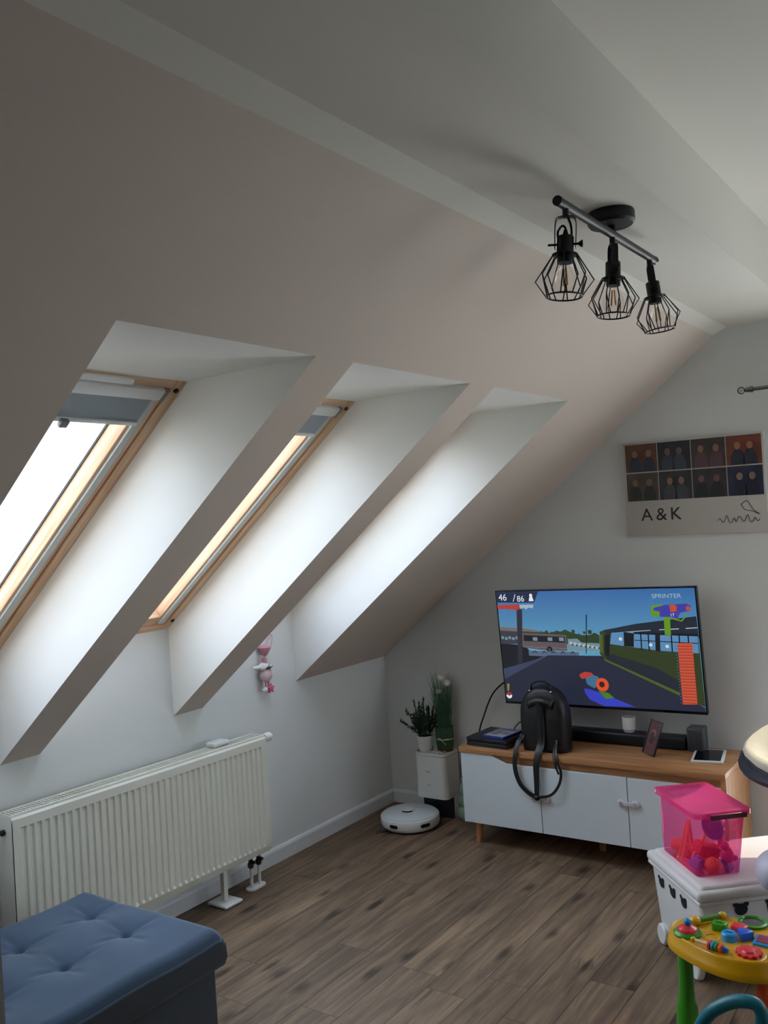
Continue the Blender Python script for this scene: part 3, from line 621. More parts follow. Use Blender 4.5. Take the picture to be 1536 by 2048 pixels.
# cables
cab_black = mat('black_cable', '#15171a', 0.5, var=0)
tag(MB().tube(spline([(0.90, 4.352, 0.80), (0.845, 4.355, 0.775), (0.76, 4.36, 0.70), (0.69, 4.37, 0.57), (0.655, 4.37, 0.46), (0.66, 4.38, 0.25), (0.70, 4.40, 0.02)], 8), 0.0045, 8).build('power_cable', cab_black), 'black cable arching from the television down past the cabinet left end', 'cable')
tag(MB().tube(spline([(0.93, 4.35, 0.70), (0.925, 4.37, 0.62), (0.945, 4.38, 0.55), (0.99, 4.37, 0.508)], 8), 0.0025, 6).build('white_cable', mat('white_cable', '#c8c8c6', 0.5, var=0)), 'thin pale cable hanging below the television left of the backpack', 'cable')
tag(MB().tube(spline([(0.955, 4.20, 0.545), (0.965, 4.22, 0.575), (1.0, 4.24, 0.60), (1.06, 4.25, 0.59), (1.08, 4.26, 0.508)], 8), 0.004, 8).build('console_cable', cab_black), 'short black cable looped up behind the game console', 'cable')

# game console and case
gc_ = thing('game_console', 'flat black game console on the cabinet left of the backpack', 'game console', (0.905, 4.135, 0.503), R(-4))
blk = mat('matte_black_console', '#1d212b', 0.45, var=0.03)
MB().box(-0.125, 0.115, -0.115, 0.12, 0.0, 0.024, 0.004).build('lower_shell', blk, gc_)
MB().box(-0.122, 0.112, -0.105, 0.12, 0.024, 0.028).build('middle_gap', dark_gloss, gc_, smooth=False)
MB().box(-0.125, 0.115, -0.12, 0.12, 0.028, 0.045, 0.004).build('upper_shell', blk, gc_)
gk = thing('game_case', 'blue game case with pale cover lying on the console', 'game case', (0.935, 4.115, 0.548), R(-8))
MB().box(-0.065, 0.065, -0.085, 0.085, 0, 0.013, 0.002).build('case', mat('blue_game_case', '#27357c', 0.3, var=0.02), gk)
cv = MB().box(-0.058, 0.06, -0.076, 0.078, 0.013, 0.0136); cv.cur = 1
cv.box(-0.05, 0.05, 0.045, 0.07, 0.0136, 0.0139); cv.cur = 2; cv.box(-0.045, 0.0, -0.05, 0.03, 0.0136, 0.0139); cv.box(0.01, 0.05, -0.03, 0.02, 0.0136, 0.0139)
cv.build('cover_sheet', [mat('pale_cover', '#a9abb2', 0.3, var=0.05), mat('blue_band', '#2a3a86', 0.3, var=0), mat('cover_grey', '#70737c', 0.4, var=0.3, scale=60)], gk, smooth=False)

# ---------------------------------------------------------------- backpack
bp_ = thing('backpack', 'black leather backpack standing on the cabinet before the television', 'backpack', (1.194, 4.10, 0.503))
def pack(w_, h_, d_, nz=16, nn=28):
    vs = []; fs = []
    for j in range(nz + 1):
        t = j / nz; z = h_ * t
        k = 1.0 if t < 0.55 else math.sqrt(max(0.0, 1 - ((t - 0.55) / 0.47) ** 2.4))
        k = max(k, 0.30) if t > 0.97 else k
        wd = w_ / 2 * k * (0.97 + 0.05 * math.sin(t * PI)); dd = d_ / 2 * (0.92 + 0.12 * math.sin(min(1, t * 1.4) * PI)) * (0.45 + 0.55 * k)
        for i in range(nn):
            a = 2 * PI * i / nn; c, s_ = math.cos(a), math.sin(a); e = 0.55
            x = wd * math.copysign(abs(c) ** e, c); y = dd * math.copysign(abs(s_) ** e, s_)
            wr = 0.0025 * math.sin(9 * t * PI + 3 * a) * (1 - t)
            vs.append((x * (1 + wr), y + wr, z))
    for j in range(nz):
        for i in range(nn): fs.append((j * nn + i, j * nn + (i + 1) % nn, (j + 1) * nn + (i + 1) % nn, (j + 1) * nn + i))
    fs.append(tuple(range(nn))[::-1]); fs.append(tuple(nz * nn + i for i in range(nn)))
    return vs, fs
vs, fs = pack(0.245, 0.315, 0.13); mb = MB(); mb.add(vs, fs); mb.build('body', leather, bp_, angle=180)
fl = MB(); fv = []; ff = []
for j in range(9):
    t = j / 8
    for i in range(17):
        u = -1 + 2 * i / 16; x = u * (0.072 - 0.012 * t); z = 0.285 - 0.055 * t - 0.02 * u * u; y = -0.062 - 0.018 * math.sin(t * PI) * (1 - 0.3 * u * u) + 0.03 * (1 - t)**3
        fv.append((x, y, z))
for j in range(8):
    for i in range(16): ff.append((j * 17 + i, j * 17 + i + 1, (j + 1) * 17 + i + 1, (j + 1) * 17 + i))
fl.add(fv, ff); flo = fl.build('strap_patch', leather, bp_, angle=180); md = flo.modifiers.new('thick', 'SOLIDIFY'); md.thickness = 0.008
MB().tube(spline([(-0.055, -0.03, 0.298), (-0.05, -0.035, 0.325), (-0.02, -0.035, 0.343), (0.02, -0.035, 0.343), (0.05, -0.035, 0.325), (0.055, -0.03, 0.298)], 8), 0.007, 10, flat=0.6).build('top_handle', leather, bp_)
def strap(pts, w_=0.0115): return MB().tube(spline(pts, 8), w_, 12, flat=0.35).build('shoulder_strap', leather, bp_)
# local coords, world = local + (1.215, 4.10, 0.503)
def strip(pts, wid, name='shoulder_strap'):
    P_ = spline(pts, 8); vs = []; fs = []
    n = len(P_)
    for i, p in enumerate(P_):
        t = (P_[min(i + 1, n - 1)] - P_[max(i - 1, 0)]).normalized(); s_ = t.cross(Vector((0, 1, 0)))
        s_ = s_.normalized() if s_.length > 0.2 else Vector((1, 0, 0)); w = wid if isinstance(wid, float) else wid[0] + (wid[1] - wid[0]) * i / (n - 1)
        nrm = t.cross(s_).normalized() * 0.003
        vs += [p - s_ * w - nrm * 0.4, p - s_ * w + nrm * 0.4, p + nrm, p + s_ * w + nrm * 0.4, p + s_ * w - nrm * 0.4, p - nrm]
    for i in range(n - 1):
        for k in range(6): fs.append((i * 6 + k, i * 6 + (k + 1) % 6, (i + 1) * 6 + (k + 1) % 6, (i + 1) * 6 + k))
    fs.append(tuple(range(6))[::-1]); fs.append(tuple((n - 1) * 6 + k for k in range(6)))
    mb = MB(); mb.add(vs, fs); return mb.build(name, leather, bp_, angle=50)
strip([(-0.105, -0.05, 0.075), (-0.115, -0.09, 0.045), (-0.122, -0.118, -0.01), (-0.125, -0.122, -0.08), (-0.105, -0.122, -0.145), (-0.065, -0.122, -0.185), (-0.022, -0.124, -0.205)], 0.0115)
strip([(0.075, -0.05, 0.06), (0.085, -0.09, 0.03), (0.098, -0.118, -0.01), (0.118, -0.122, -0.07), (0.105, -0.122, -0.13), (0.06, -0.122, -0.185), (-0.008, -0.124, -0.205)], 0.0065)
strip([(0.07, -0.05, 0.05), (0.075, -0.1, 0.01), (0.09, -0.124, -0.03), (0.108, -0.126, -0.08)], 0.005)
strip([(0.0, -0.082, 0.245), (0.0, -0.078, 0.15), (-0.002, -0.084, 0.05), (-0.006, -0.112, 0.005), (-0.012, -0.124, -0.05), (-0.012, -0.126, -0.13), (-0.014, -0.127, -0.21)], 0.0125)
strip([(0.012, -0.080, 0.235), (0.016, -0.074, 0.15), (0.014, -0.08, 0.05), (0.006, -0.110, 0.005), (-0.004, -0.122, -0.05), (-0.008, -0.124, -0.13), (-0.012, -0.126, -0.21)], 0.010)
MB().ball((-0.014, -0.128, -0.207), (0.016, 0.009, 0.013), u=14, v=8).build('strap_buckle', metal_dark, bp_)
chrome = mat('chrome', '#c9cdd0', 0.15, metal=1.0, var=0)
for x, z in ((-0.057, 0.297), (0.057, 0.297)): MB().ball((x, -0.045, z), 0.006, u=10, v=6).build('handle_rivet', chrome, bp_)
for x, z in ((-0.108, 0.075), (-0.096, 0.07), (0.08, 0.06)):
    MB().box(x - 0.003, x + 0.003, -0.068, -0.060, z - 0.008, z + 0.008, 0.001).build('ring', chrome, bp_)
MB().tube(spline([(0.118, -0.02, 0.06), (0.120, -0.022, 0.15), (0.113, -0.024, 0.21), (0.09, -0.026, 0.262)], 6), 0.0018, 6).build('zip', chrome, bp_)

# soundbar
sb = thing('soundbar', 'long black soundbar on the cabinet behind the backpack', 'soundbar', (1.485, 4.335, 0.503), R(1))
MB().box(-0.33, 0.33, -0.045, 0.04, 0.004, 0.062, 0.010, 3).build('body', blk, sb)
MB().box(-0.325, 0.325, -0.0465, -0.043, 0.010, 0.050, 0.001).build('grille', mat('black_speaker_cloth', '#0f1216', 0.9, var=0.2, scale=300), sb)
for s in (-0.28, 0.28): MB().box(s - 0.02, s + 0.02, -0.03, 0.03, 0, 0.005).build('foot', black_plastic, sb, smooth=False)
# white cup with holder ring
cp = thing('candle_jar', 'small white ribbed jar standing behind the soundbar under the television', 'jar', (1.535, 4.325, 0.566))
MB().lathe([(0.0001, 0), (0.022, 0.0), (0.026, 0.004), (0.030, 0.016), (0.033, 0.07), (0.033, 0.076), (0.030, 0.076), (0.028, 0.02), (0.0001, 0.015)], 32).build('body', plastic_white, cp)
MB().lathe([(0.0265, 0.010), (0.0295, 0.010), (0.0295, 0.016), (0.0285, 0.016)], 32).build('base_ring', plastic_grey, cp)
MB().lathe([(0.0001, 0.062), (0.028, 0.062)], 24, cap=False).build('wax', mat('cream_wax', '#d8d2c4', 0.5, var=0.02), cp)
# tilted dark-framed picture
pm = Matrix.Translation((1.703, 4.165, 0.503 + 0.087)) @ Matrix.Rotation(R(-15), 4, 'Z') @ Matrix.Rotation(R(-14), 4, 'X') @ Matrix.Rotation(R(12), 4, 'Y')
pf = thing('tilted_picture', 'small dark-framed reddish picture tilted on the cabinet beside the soundbar', 'photo frame', mw=pm)
f_ = MB(); w2, h2 = 0.034, 0.082
f_.box(-w2, w2, 0, 0.01, h2 - 0.006, h2, 0.001).box(-w2, w2, 0, 0.01, -h2, -h2 + 0.006, 0.001).box(-w2, -w2 + 0.006, 0, 0.01, -h2, h2, 0.001).box(w2 - 0.006, w2, 0, 0.01, -h2, h2, 0.001); f_.build('frame', black_plastic, pf)
pic = MB().box(-w2 + 0.006, w2 - 0.006, 0.003, 0.006, -h2 + 0.006, h2 - 0.006); pic.cur = 1
pic.ball((0.0, 0.0034, 0.02), (0.018, 0.0008, 0.024), u=16, v=8); pic.cur = 2; pic.ball((-0.003, 0.003, 0.0), (0.012, 0.0012, 0.03), u=16, v=8)
pic.build('print', [mat('maroon_print', '#5a2a30', 0.4, var=0.2, scale=40), mat('dusky_pink_print', '#8e5a60', 0.4, var=0.1), mat('dark_print', '#3a1f26', 0.4, var=0.1)], pf, smooth=False)
# grey speaker block behind
gs = thing('desk_speaker', 'dark grey upright block standing behind the small tilted picture', 'speaker', (1.864, 4.335, 0.503))
MB().box(-0.04, 0.04, -0.04, 0.04, 0, 0.115, 0.01, 3).build('body', mat('dark_grey_block', '#4a4c50', 0.5, var=0.03), gs)
MB().box(-0.03, 0.03, -0.042, -0.039, 0.012, 0.10, 0.001).build('grille', mat('grey_speaker_cloth', '#3a3c40', 0.9, var=0.2, scale=200), gs)
# tablet
tb = thing('tablet', 'white-bordered dark tablet lying at the right end of the cabinet', 'tablet', (1.94, 4.235, 0.503), R(10))
MB().prism([(-0.07, -0.105), (0.07, -0.105), (0.07, 0.11), (-0.07, 0.11)], 0, 0.009, bev=0.002).build('body', plastic_white, tb)
MB().box(-0.058, 0.058, -0.09, 0.095, 0.009, 0.0098).build('screen', dark_gloss, tb, smooth=False)

# ---------------------------------------------------------------- wall canvas
cm_ = Matrix.Translation((1.9, D - 0.011, 1.765)) @ Matrix.Rotation(R(-0.6), 4, 'Y')
cv_ = thing('photo_canvas', 'white photo collage canvas on the back wall above the television', 'picture', mw=Matrix.Translation((1.8985, D - 0.014, 1.763)) @ Matrix.Rotation(R(0.5), 4, 'Y'))
CWd, CHt = 0.668, 0.466
MB().box(-CWd / 2, CWd / 2, -0.008, 0.012, -CHt / 2, CHt / 2, 0.002).build('canvas', mat('white_canvas', '#bdbab6', 0.8, var=0.01, bump=0.2, bscale=600), cv_)
pcols = [('#5b3c2a', '#2a3040', '#8d6a52'), ('#20262f', '#3b3f4d', '#6a5a50'), ('#3a3330', '#59404a', '#8d6a5a'), ('#6e3a2c', '#28303e', '#a26e55'),
         ('#4a4038', '#242b28', '#7a6352'), ('#2a2d30', '#40444c', '#8a6c5c'), ('#333037', '#1f232b', '#76584c'), ('#242a44', '#1d2236', '#8c7268')]
pw, ph = 0.158, 0.138
for k, (c0, c1, c2) in enumerate(pcols):
    i, j = k % 4, k // 4; x = -CWd / 2 + 0.012 + i * (pw + 0.0045); z = CHt / 2 - 0.010 - (j + 1) * ph - j * 0.006
    mb = MB().box(x, x + pw, -0.0095, -0.008, z, z + ph)
    mb.cur = 1
    for q in range(2):
        px_ = x + pw * (0.3 + 0.4 * q) + 0.008 * math.sin(k * 3 + q)
        mb.prism([(px_ + 0.032 * math.cos(a_ * PI / 8) * (1.0), z + 0.001 + 0.075 * math.sin(a_ * PI / 8) ** 0.7) for a_ in range(9)], -0.0105, -0.0094, XZ)
    mb.cur = 2
    for q in range(2):
        px_ = x + pw * (0.3 + 0.4 * q) + 0.008 * math.sin(k * 3 + q)
        mb.prism([(px_ + 0.014 * math.cos(a_ * PI / 8), z + 0.090 + 0.018 * math.sin(a_ * PI / 8)) for a_ in range(16)], -0.0112, -0.0094, XZ)
    mb.build('photograph', [mat('photo_ground_%d' % k, c0, 0.5, var=0.35, scale=18), mat('photo_figure_%d' % k, c1, 0.5, var=0.2, scale=30), mat('photo_face_%d' % k, c2, 0.5, var=0.1)], cv_, smooth=False)
ink = mat('black_ink', '#141414', 0.6, var=0)
for ch, ox in (('A', 0.075), ('&', 0.149), ('K', 0.218)):
    MB().text(ch, 0.088, Matrix(((1, 0, 0, -CWd / 2 + ox), (0, 0, -1, -0.0086), (0, 1, 0, -0.158), (0, 0, 0, 1))), 0.0003).build('letter', ink, cv_, smooth=False)
# cursive line and heart flourish at lower right
pts = [(0.11 + 0.0105 * k, -0.0088, -0.172 + 0.010 * math.sin(k * 2.1) + (0.014 if k in (4, 9, 13) else 0) - (0.01 if k in (6, 15) else 0)) for k in range(19)]
MB().tube(spline(pts, 5), 0.0013, 6).build('script_line', ink, cv_)
MB().tube(spline([(0.22, -0.0088, -0.10), (0.245, -0.0088, -0.085), (0.26, -0.0088, -0.105), (0.275, -0.0088, -0.13), (0.30, -0.0088, -0.15), (0.27, -0.0088, -0.135), (0.235, -0.0088, -0.125), (0.22, -0.0088, -0.10)], 6), 0.0012, 6).build('flourish', ink, cv_)

# curtain rod ---------------------------------------------------------------
rod = thing('curtain_rod', 'slim chrome curtain rod with clear ball finial at upper right', 'curtain rod', (2.198, 4.35, 2.184))
RY = Matrix.Rotation(R(90), 4, 'Y')
MB().lathe([(0.0001, 0), (0.009, 0), (0.009, 1.3), (0.0001, 1.3)], 16, RY).build('rod', steel, rod)
MB().lathe([(0.0001, -0.016), (0.012, -0.014), (0.012, 0.004), (0.015, 0.006), (0.015, 0.018), (0.009, 0.02)], 16, RY).build('end_cap', steel, rod)
MB().ball((-0.034, 0, 0), 0.018).build('finial', clear('crystal', (0.93, 0.93, 0.95), 0.25), rod)
MB().ball((-0.034, 0, 0), 0.006).build('finial_core', chrome, rod)
for x in (0.25, 1.1):
    MB().tube([(x, 0, 0), (x, D - 4.35, 0)], 0.006, 8).lathe([(0.02, 0), (0.02, 0.006)], 16, T(x, D - 4.35, 0) @ Matrix.Rotation(R(90), 4, 'X')).build('bracket', steel, rod)

# ---------------------------------------------------------------- ceiling lamp
lp = thing('ceiling_lamp', 'black three-spot ceiling lamp with wire cage shades', 'ceiling lamp', (2.295, 2.405, HC))
MB().lathe([(0.0001, 0), (0.062, 0), (0.064, -0.004), (0.064, -0.028), (0.058, -0.036), (0.0001, -0.038)], 40).build('canopy', metal_dark, lp)
MB().tube([(0, 0, -0.036), (0, 0, -0.055)], 0.012, 12).build('bar_mount', metal_dark, lp)
BZ = -0.060
bar = MB().tube([(0, -0.36, BZ), (0, 0.355, BZ)], 0.0115, 16); bar.build('bar', steel if False else mat('dark_brushed_bar', '#3a3836', 0.5, metal=0.5, var=0.05), lp)
for s in (-0.366, 0.353): MB().tube([(0, s, BZ), (0, s + 0.012, BZ)], 0.0125, 16).build('bar_end_cap', metal_dark, lp)
filament = mat('amber_filament', '#b98a45', 0.4, var=0.1, scale=50)
def spot(y, tilt, turn, axis):
    MB().tube([(0, y, BZ - 0.006), (0, y, BZ - 0.03)], 0.008, 12).build('stem', metal_dark, lp)
    piv = Vector((0, y, BZ - 0.028))
    o = bpy.data.objects.new('spotlight', None); C.objects.link(o); o.parent = lp
    A = Matrix.Translation(piv) @ Matrix.Rotation(tilt, 4, axis) @ Matrix.Rotation(turn, 4, 'Z')
    o.matrix_local = A
    # bracket (U) + knob
    arch = spline([(-0.026, 0, -0.078), (-0.0265, 0, -0.03), (-0.024, 0, -0.008), (-0.014, 0, 0.0), (0.014, 0, 0.0), (0.024, 0, -0.008), (0.0265, 0, -0.03), (0.026, 0, -0.078)], 5)
    inner = [Vector((p.x * 0.93, 0, p.z - 0.0018)) for p in arch]
    MB().prism([(p.x, p.z) for p in arch] + [(p.x, p.z) for p in reversed(inner)], -0.009, 0.009, XZ).build('swivel_bracket', metal_dark, o)
    MB().tube([(-0.042, 0, -0.068), (0.034, 0, -0.068)], 0.003, 8).lathe([(0.004, 0), (0.009, 0.008), (0.009, 0.010), (0.0001, 0.011)], 16, T(0.032, 0, -0.068) @ RY).build('swivel_knob', metal_dark, o)
    MB().tube(spline([(0.004, 0, 0.0), (0.012, 0.004, -0.02), (0.014, 0.006, -0.045), (0.008, 0.004, -0.055)], 6), 0.003, 8).tube(spline([(-0.018, 0, -0.05), (-0.018, 0.0, -0.035), (-0.008, 0, -0.022), (0.0, 0, -0.030), (0.0, 0, -0.052)], 6), 0.003, 8).build('flex', black_plastic, o)
    MB().lathe([(0.0001, -0.030), (0.004, -0.032), (0.008, -0.046), (0.018, -0.048), (0.0205, -0.051), (0.0205, -0.085), (0.0205, -0.088), (0.027, -0.092), (0.027, -0.098), (0.019, -0.100), (0.019, -0.114), (0.0001, -0.114)], 28).build('lamp_holder', metal_dark, o)
    cg = MB(); nz_ = 12; zt_, zk, zb = -0.094, -0.158, -0.196; rt_, rk, rb = 0.030, 0.071, 0.044
    for k in range(nz_):
        a = 2 * PI * k / nz_; P_ = lambda r, ang, z: (r * math.cos(ang), r * math.sin(ang), z)
        if k % 2 == 0:
            cg.tube([P_(0.022, a, -0.092), P_(rt_, a, zt_), P_(rk, a, zk), P_(rb, a, zb)], 0.0016, 6)
        else:
            a1, a2 = a - PI / 24, a + PI / 24
            cg.tube([P_(0.022, a, -0.092), P_(rt_, a, zt_), P_(rk * 0.84, a, zk + 0.012)], 0.0016, 6)
            cg.tube([P_(rk * 0.84, a, zk + 0.012), P_(rb, a1, zb)], 0.0016, 6); cg.tube([P_(rk * 0.84, a, zk + 0.012), P_(rb, a2, zb)], 0.0016, 6)
    ring = lambda r, z: [(r * math.cos(2 * PI * k / 36), r * math.sin(2 * PI * k / 36), z) for k in range(36)]
    cg.tube(ring(rb, zb), 0.0022, 6, closed=True); cg.tube(ring(rt_, zt_), 0.0022, 6, closed=True)
    cg.build('cage_shade', metal_dark, o)
    bl = MB().lathe([(0.0125, -0.114), (0.013, -0.122), (0.018, -0.132), (0.027, -0.148), (0.030, -0.162), (0.027, -0.176), (0.018, -0.186), (0.0001, -0.190)], 28, cap=False).build('bulb', bulb_glass, o)
    fm = MB()
    for k in range(4):
        a = PI / 2 * k + 0.4; fm.tube([(0.004 * math.cos(a), 0.004 * math.sin(a), -0.126), (0.0085 * math.cos(a), 0.0085 * math.sin(a), -0.168)], 0.0013, 6)
    fm.build('filament', filament, o)
fwd = Vector((-0.571, 0.821, 0))
spot(-0.318, R(5.0), 0.35, fwd); spot(0.0, R(3.0), -1.0, fwd); spot(0.31, R(-5.5), -1.2, fwd)

# ---------------------------------------------------------------- dock, robot, plants, vase
dk = thing('robot_dock', 'tall white robot vacuum dock in the corner with plants on top', 'dock', (0.295, 4.24, 0))
DW, DD = 0.205, 0.165
def rrect(x0, x1, y0, y1, r, n=6):
    out = []
    for cx, cy, a0 in ((x1 - r, y1 - r, 0), (x0 + r, y1 - r, 90), (x0 + r, y0 + r, 180), (x1 - r, y0 + r, 270)):
        for k in range(n + 1): a = R(a0 + 90 * k / n); out.append((cx + r * math.cos(a), cy + r * math.sin(a)))
    return out
MB().prism(rrect(0, DW, 0, DD, 0.03), 0.118, 0.352).build('tank_housing', plastic_white, dk, angle=50)
MB().prism(rrect(0, DW, 0, DD, 0.03), 0.354, 0.368, bev=0.003).build('lid', plastic_white, dk, angle=50)
MB().prism(rrect(0.012, DW - 0.002, 0.05, DD, 0.01), 0.004, 0.118).build('rear_base', mat('dark_navy_plastic', '#20232b', 0.35, var=0.03), dk, angle=50)
MB().box(DW - 0.012, DW, 0.075, DD, 0.0, 0.118, 0.003).build('side_pillar', plastic_white, dk)
MB().box(0, 0.012, 0.075, DD, 0.0, 0.118, 0.003).build('side_pillar', plastic_white, dk)
gm = mat('grey_print', '#45494d', 0.5, var=0)
def mark(n, w_, h_):
    q = MB()
    for k in range(n):
        x = k * w_ / n; hh = h_ * (1.0 if k % 3 == 0 else 0.7); q.box(x, x + w_ / n * 0.25, 0, hh, 0, 0.0004); q.box(x, x + w_ / n * 0.7, hh * 0.45, hh * 0.6, 0, 0.0004)
    return q
FR = lambda x, z: Matrix(((1, 0, 0, x), (0, 0, -1, -0.0002), (0, 1, 0, z), (0, 0, 0, 1)))
q = mark(6, 0.036, 0.010); o = MB().add(q.v, q.f, FR(0.075, 0.262)).build('logo', gm, dk, smooth=False)
q = mark(6, 0.024, 0.005); o = MB().add(q.v, q.f, FR(0.08, 0.19)).build('small_print', gm, dk, smooth=False)
rv = thing('robot_vacuum', 'round white robot vacuum parked on the floor before its dock', 'robot vacuum', (0.335, 4.105, 0), R(22))
MB().lathe([(0.0001, 0.010), (0.150, 0.010), (0.158, 0.016), (0.163, 0.026), (0.163, 0.062), (0.160, 0.068), (0.152, 0.071)], 64).build('bumper', plastic_white, rv)
MB().lathe([(0.153, 0.070), (0.153, 0.074), (0.148, 0.077), (0.0001, 0.079)], 64).build('top_plate', cab_white, rv)
MB().lathe([(0.036, 0.078), (0.036, 0.090), (0.033, 0.094), (0.0001, 0.095)], 32, T(-0.012, 0.008, 0)).build('lidar_turret', plastic_white, rv)
sl_ = MB()
for k in range(-5, 6):
    a = R(-90 + 9 * k); sl_.box(-0.0032, 0.0032, -0.0005, 0.0008, 0.0805, 0.088, M=T(-0.012, 0.008, 0) @ Matrix.Rotation(a + PI / 2, 4, 'Z') @ T(0, -0.0362, 0))
sl_.build('lidar_slot', dark_gloss, rv, smooth=False)
for a, hw in ((-112, 0.027), (-48, 0.030)):
    M_ = Matrix.Rotation(R(a + 90), 4, 'Z'); q = MB(); n = 10; vv = []; fq = []
    for k in range(n + 1):
        t = (k / n * 2 - 1) * hw; e = 0.009 * math.sqrt(max(0.0, 1 - (max(0, abs(t) - hw + 0.009) / 0.009) ** 2)) + 0.0005
        for zz in (0.043 - e, 0.043 + e):
            rr = 0.1642; vv.append((rr * math.sin(t / rr), -rr * math.cos(t / rr), zz))
    for k in range(n): fq.append((2 * k, 2 * k + 2, 2 * k + 3, 2 * k + 1))
    q.add(vv, fq, M_); q.build('sensor_window', dark_gloss, rv, smooth=False)
q = mark(6, 0.05, 0.010); MB().add(q.v, q.f, T(0.02, 0.055, 0.0788)).build('logo', gm, rv, smooth=False)
MB().lathe([(0.145, 0.004), (0.150, 0.010)], 48).build('underbody', black_plastic, rv)
for s in (-1, 1): MB().lathe([(0.028, -0.01), (0.028, 0.01)], 20, T(s * 0.1, 0, 0.028) @ RY).build('wheel', black_plastic, rv)
br = MB()
for k in range(3): a = R(150 + 25 * k); br.tube([(-0.10, -0.11, 0.004), (-0.10 + 0.07 * math.cos(a), -0.11 + 0.07 * math.sin(a), 0.002)], 0.0018, 6)
br.build('side_brush', black_plastic, rv)
# crumpled patterned napkin on dock
nk = MB(); nv = []; nf = []
for j in range(13):
    for i in range(19):
        x = 0.005 + 0.19 * i / 18; y = 0.005 + 0.05 * j / 12; nv.append((x, y, 0.3695 + 0.006 * abs(math.sin(i * 0.9 + j * 0.5)) + 0.003 * math.sin(i * 2.1)))
for j in range(12):
    for i in range(18): nf.append((j * 19 + i, j * 19 + i + 1, (j + 1) * 19 + i + 1, (j + 1) * 19 + i))
nk.add([(a + 0.295, b + 4.24, c) for a, b, c in nv], nf)
nm = bpy.data.materials.new('patterned_cloth'); nm.use_nodes = True; nt = nm.node_tree
vo = nt.nodes.new('ShaderNodeTexVoronoi'); vo.inputs['Scale'].default_value = 38; tc = nt.nodes.new('ShaderNodeTexCoord'); rp = nt.nodes.new('ShaderNodeValToRGB'); rp.color_ramp.interpolation = 'CONSTANT'
rp.color_ramp.elements[0].color = lin('#3d4144'); rp.color_ramp.elements[1].color = lin('#cfd0ce'); rp.color_ramp.elements[1].position = 0.35
nt.links.new(tc.outputs['Object'], vo.inputs['Vector']); nt.links.new(vo.outputs['Distance'], rp.inputs[0]); nt.links.new(rp.outputs[0], nt.nodes['Principled BSDF'].inputs['Base Color'])
nko = nk.build('cloth', nm, angle=180); tag(nko, 'small black and white patterned cloth lying on the white dock', 'cloth'); md = nko.modifiers.new('t', 'SOLIDIFY'); md.thickness = 0.001
# left plant in white pot
leafm = mat('dark_green_leaf', '#2e4638', 0.6, var=0.25, scale=30); soil = mat('dark_soil', '#1d1a17', 0.95, var=0.3, scale=60)
pt = thing('potted_plant', 'small dark green bushy plant in a white pot on the dock', 'potted plant', (0.345, 4.295, 0.369))
MB().lathe([(0.0001, 0.002), (0.036, 0.002), (0.039, 0.006), (0.046, 0.082), (0.048, 0.088), (0.045, 0.088), (0.043, 0.08), (0.0001, 0.078)], 32).build('pot', plastic_white, pt)
MB().lathe([(0.0001, 0.080), (0.043, 0.080)], 24, cap=False).build('soil', soil, pt)
stm = MB(); lf = MB(); rnd = random.Random(3)
def leaf(mb, p, d, L, wd):
    d = d.normalized(); s_ = d.orthogonal().normalized(); s_ = Matrix.Rotation(rnd.uniform(0, 6.28), 4, d) @ s_; u_ = d.cross(s_)
    mb.add([p, p + d * L * .45 + s_ * wd, p + d * L + u_ * L * .1, p + d * L * .45 - s_ * wd, p + d * L * .45 + u_ * wd * 0.5], [(0, 1, 4), (1, 2, 4), (2, 3, 4), (3, 0, 4)])
for k in range(28):
    a = rnd.uniform(0, 2 * PI); tl = rnd.uniform(0.05, 0.60); L = rnd.uniform(0.09, 0.135) * (1.5 if tl < 0.3 else 1.0)
    if k == 0: a, tl, L = R(200), 0.95, 0.15
    if k == 1: a, tl, L = R(190), 0.55, 0.17
    if k == 2: a, tl, L = R(120), 0.05, 0.205
    dr = Vector((math.cos(a) * math.sin(tl), math.sin(a) * math.sin(tl), math.cos(tl)))
    b0 = Vector((0.02 * math.cos(a), 0.02 * math.sin(a), 0.08)); pts = [b0 + dr * L * t / 4 + Vector((0, 0, 0.004 * t)) for t in range(5)]
    stm.tube(pts, 0.0018, 5)
    for q in range(26):
        t = 0.15 + 0.85 * q / 26; p = b0 + dr * L * t; ld = (dr * 0.8 + Vector((rnd.uniform(-1, 1), rnd.uniform(-1, 1), rnd.uniform(-.3, 1)))).normalized()
        leaf(lf, p, ld, rnd.uniform(0.016, 0.028), 0.006)
stm.build('stem', leafm, pt); lf.build('foliage', leafm, pt, smooth=False)
# tall artificial grass with white flowers
tgp = thing('grass_bundle', 'tall green grass bundle with white flowers tied with ribbon on the dock', 'artificial plant', (0.450, 4.335, 0.369))
MB().lathe([(0.0001, 0), (0.042, 0.0), (0.045, 0.01), (0.045, 0.018), (0.0001, 0.018)], 28).build('base', mat('brown_coir', '#5a4430', 0.9, var=0.2, scale=60), tgp)
green1 = mat('deep_green_wrap', '#2c5236', 0.7, var=0.15, scale=40)
wr = MB(); wv = []; wf = []
for j in range(11):
    t = j / 10; r_ = 0.044 + 0.004 * t + 0.004 * math.sin(t * 3)
    for i in range(40):
        a = 2 * PI * i / 40; rr = r_ + (0.0018 if i % 2 else -0.0018); wv.append((rr * math.cos(a), rr * math.sin(a), 0.016 + 0.12 * t))
for j in range(10):
    for i in range(40): wf.append((j * 40 + i, j * 40 + (i + 1) % 40, (j + 1) * 40 + (i + 1) % 40, (j + 1) * 40 + i))
wr.add(wv, wf); wr.build('bundled_stalks', green1, tgp)
gb = MB(); rnd = random.Random(11)
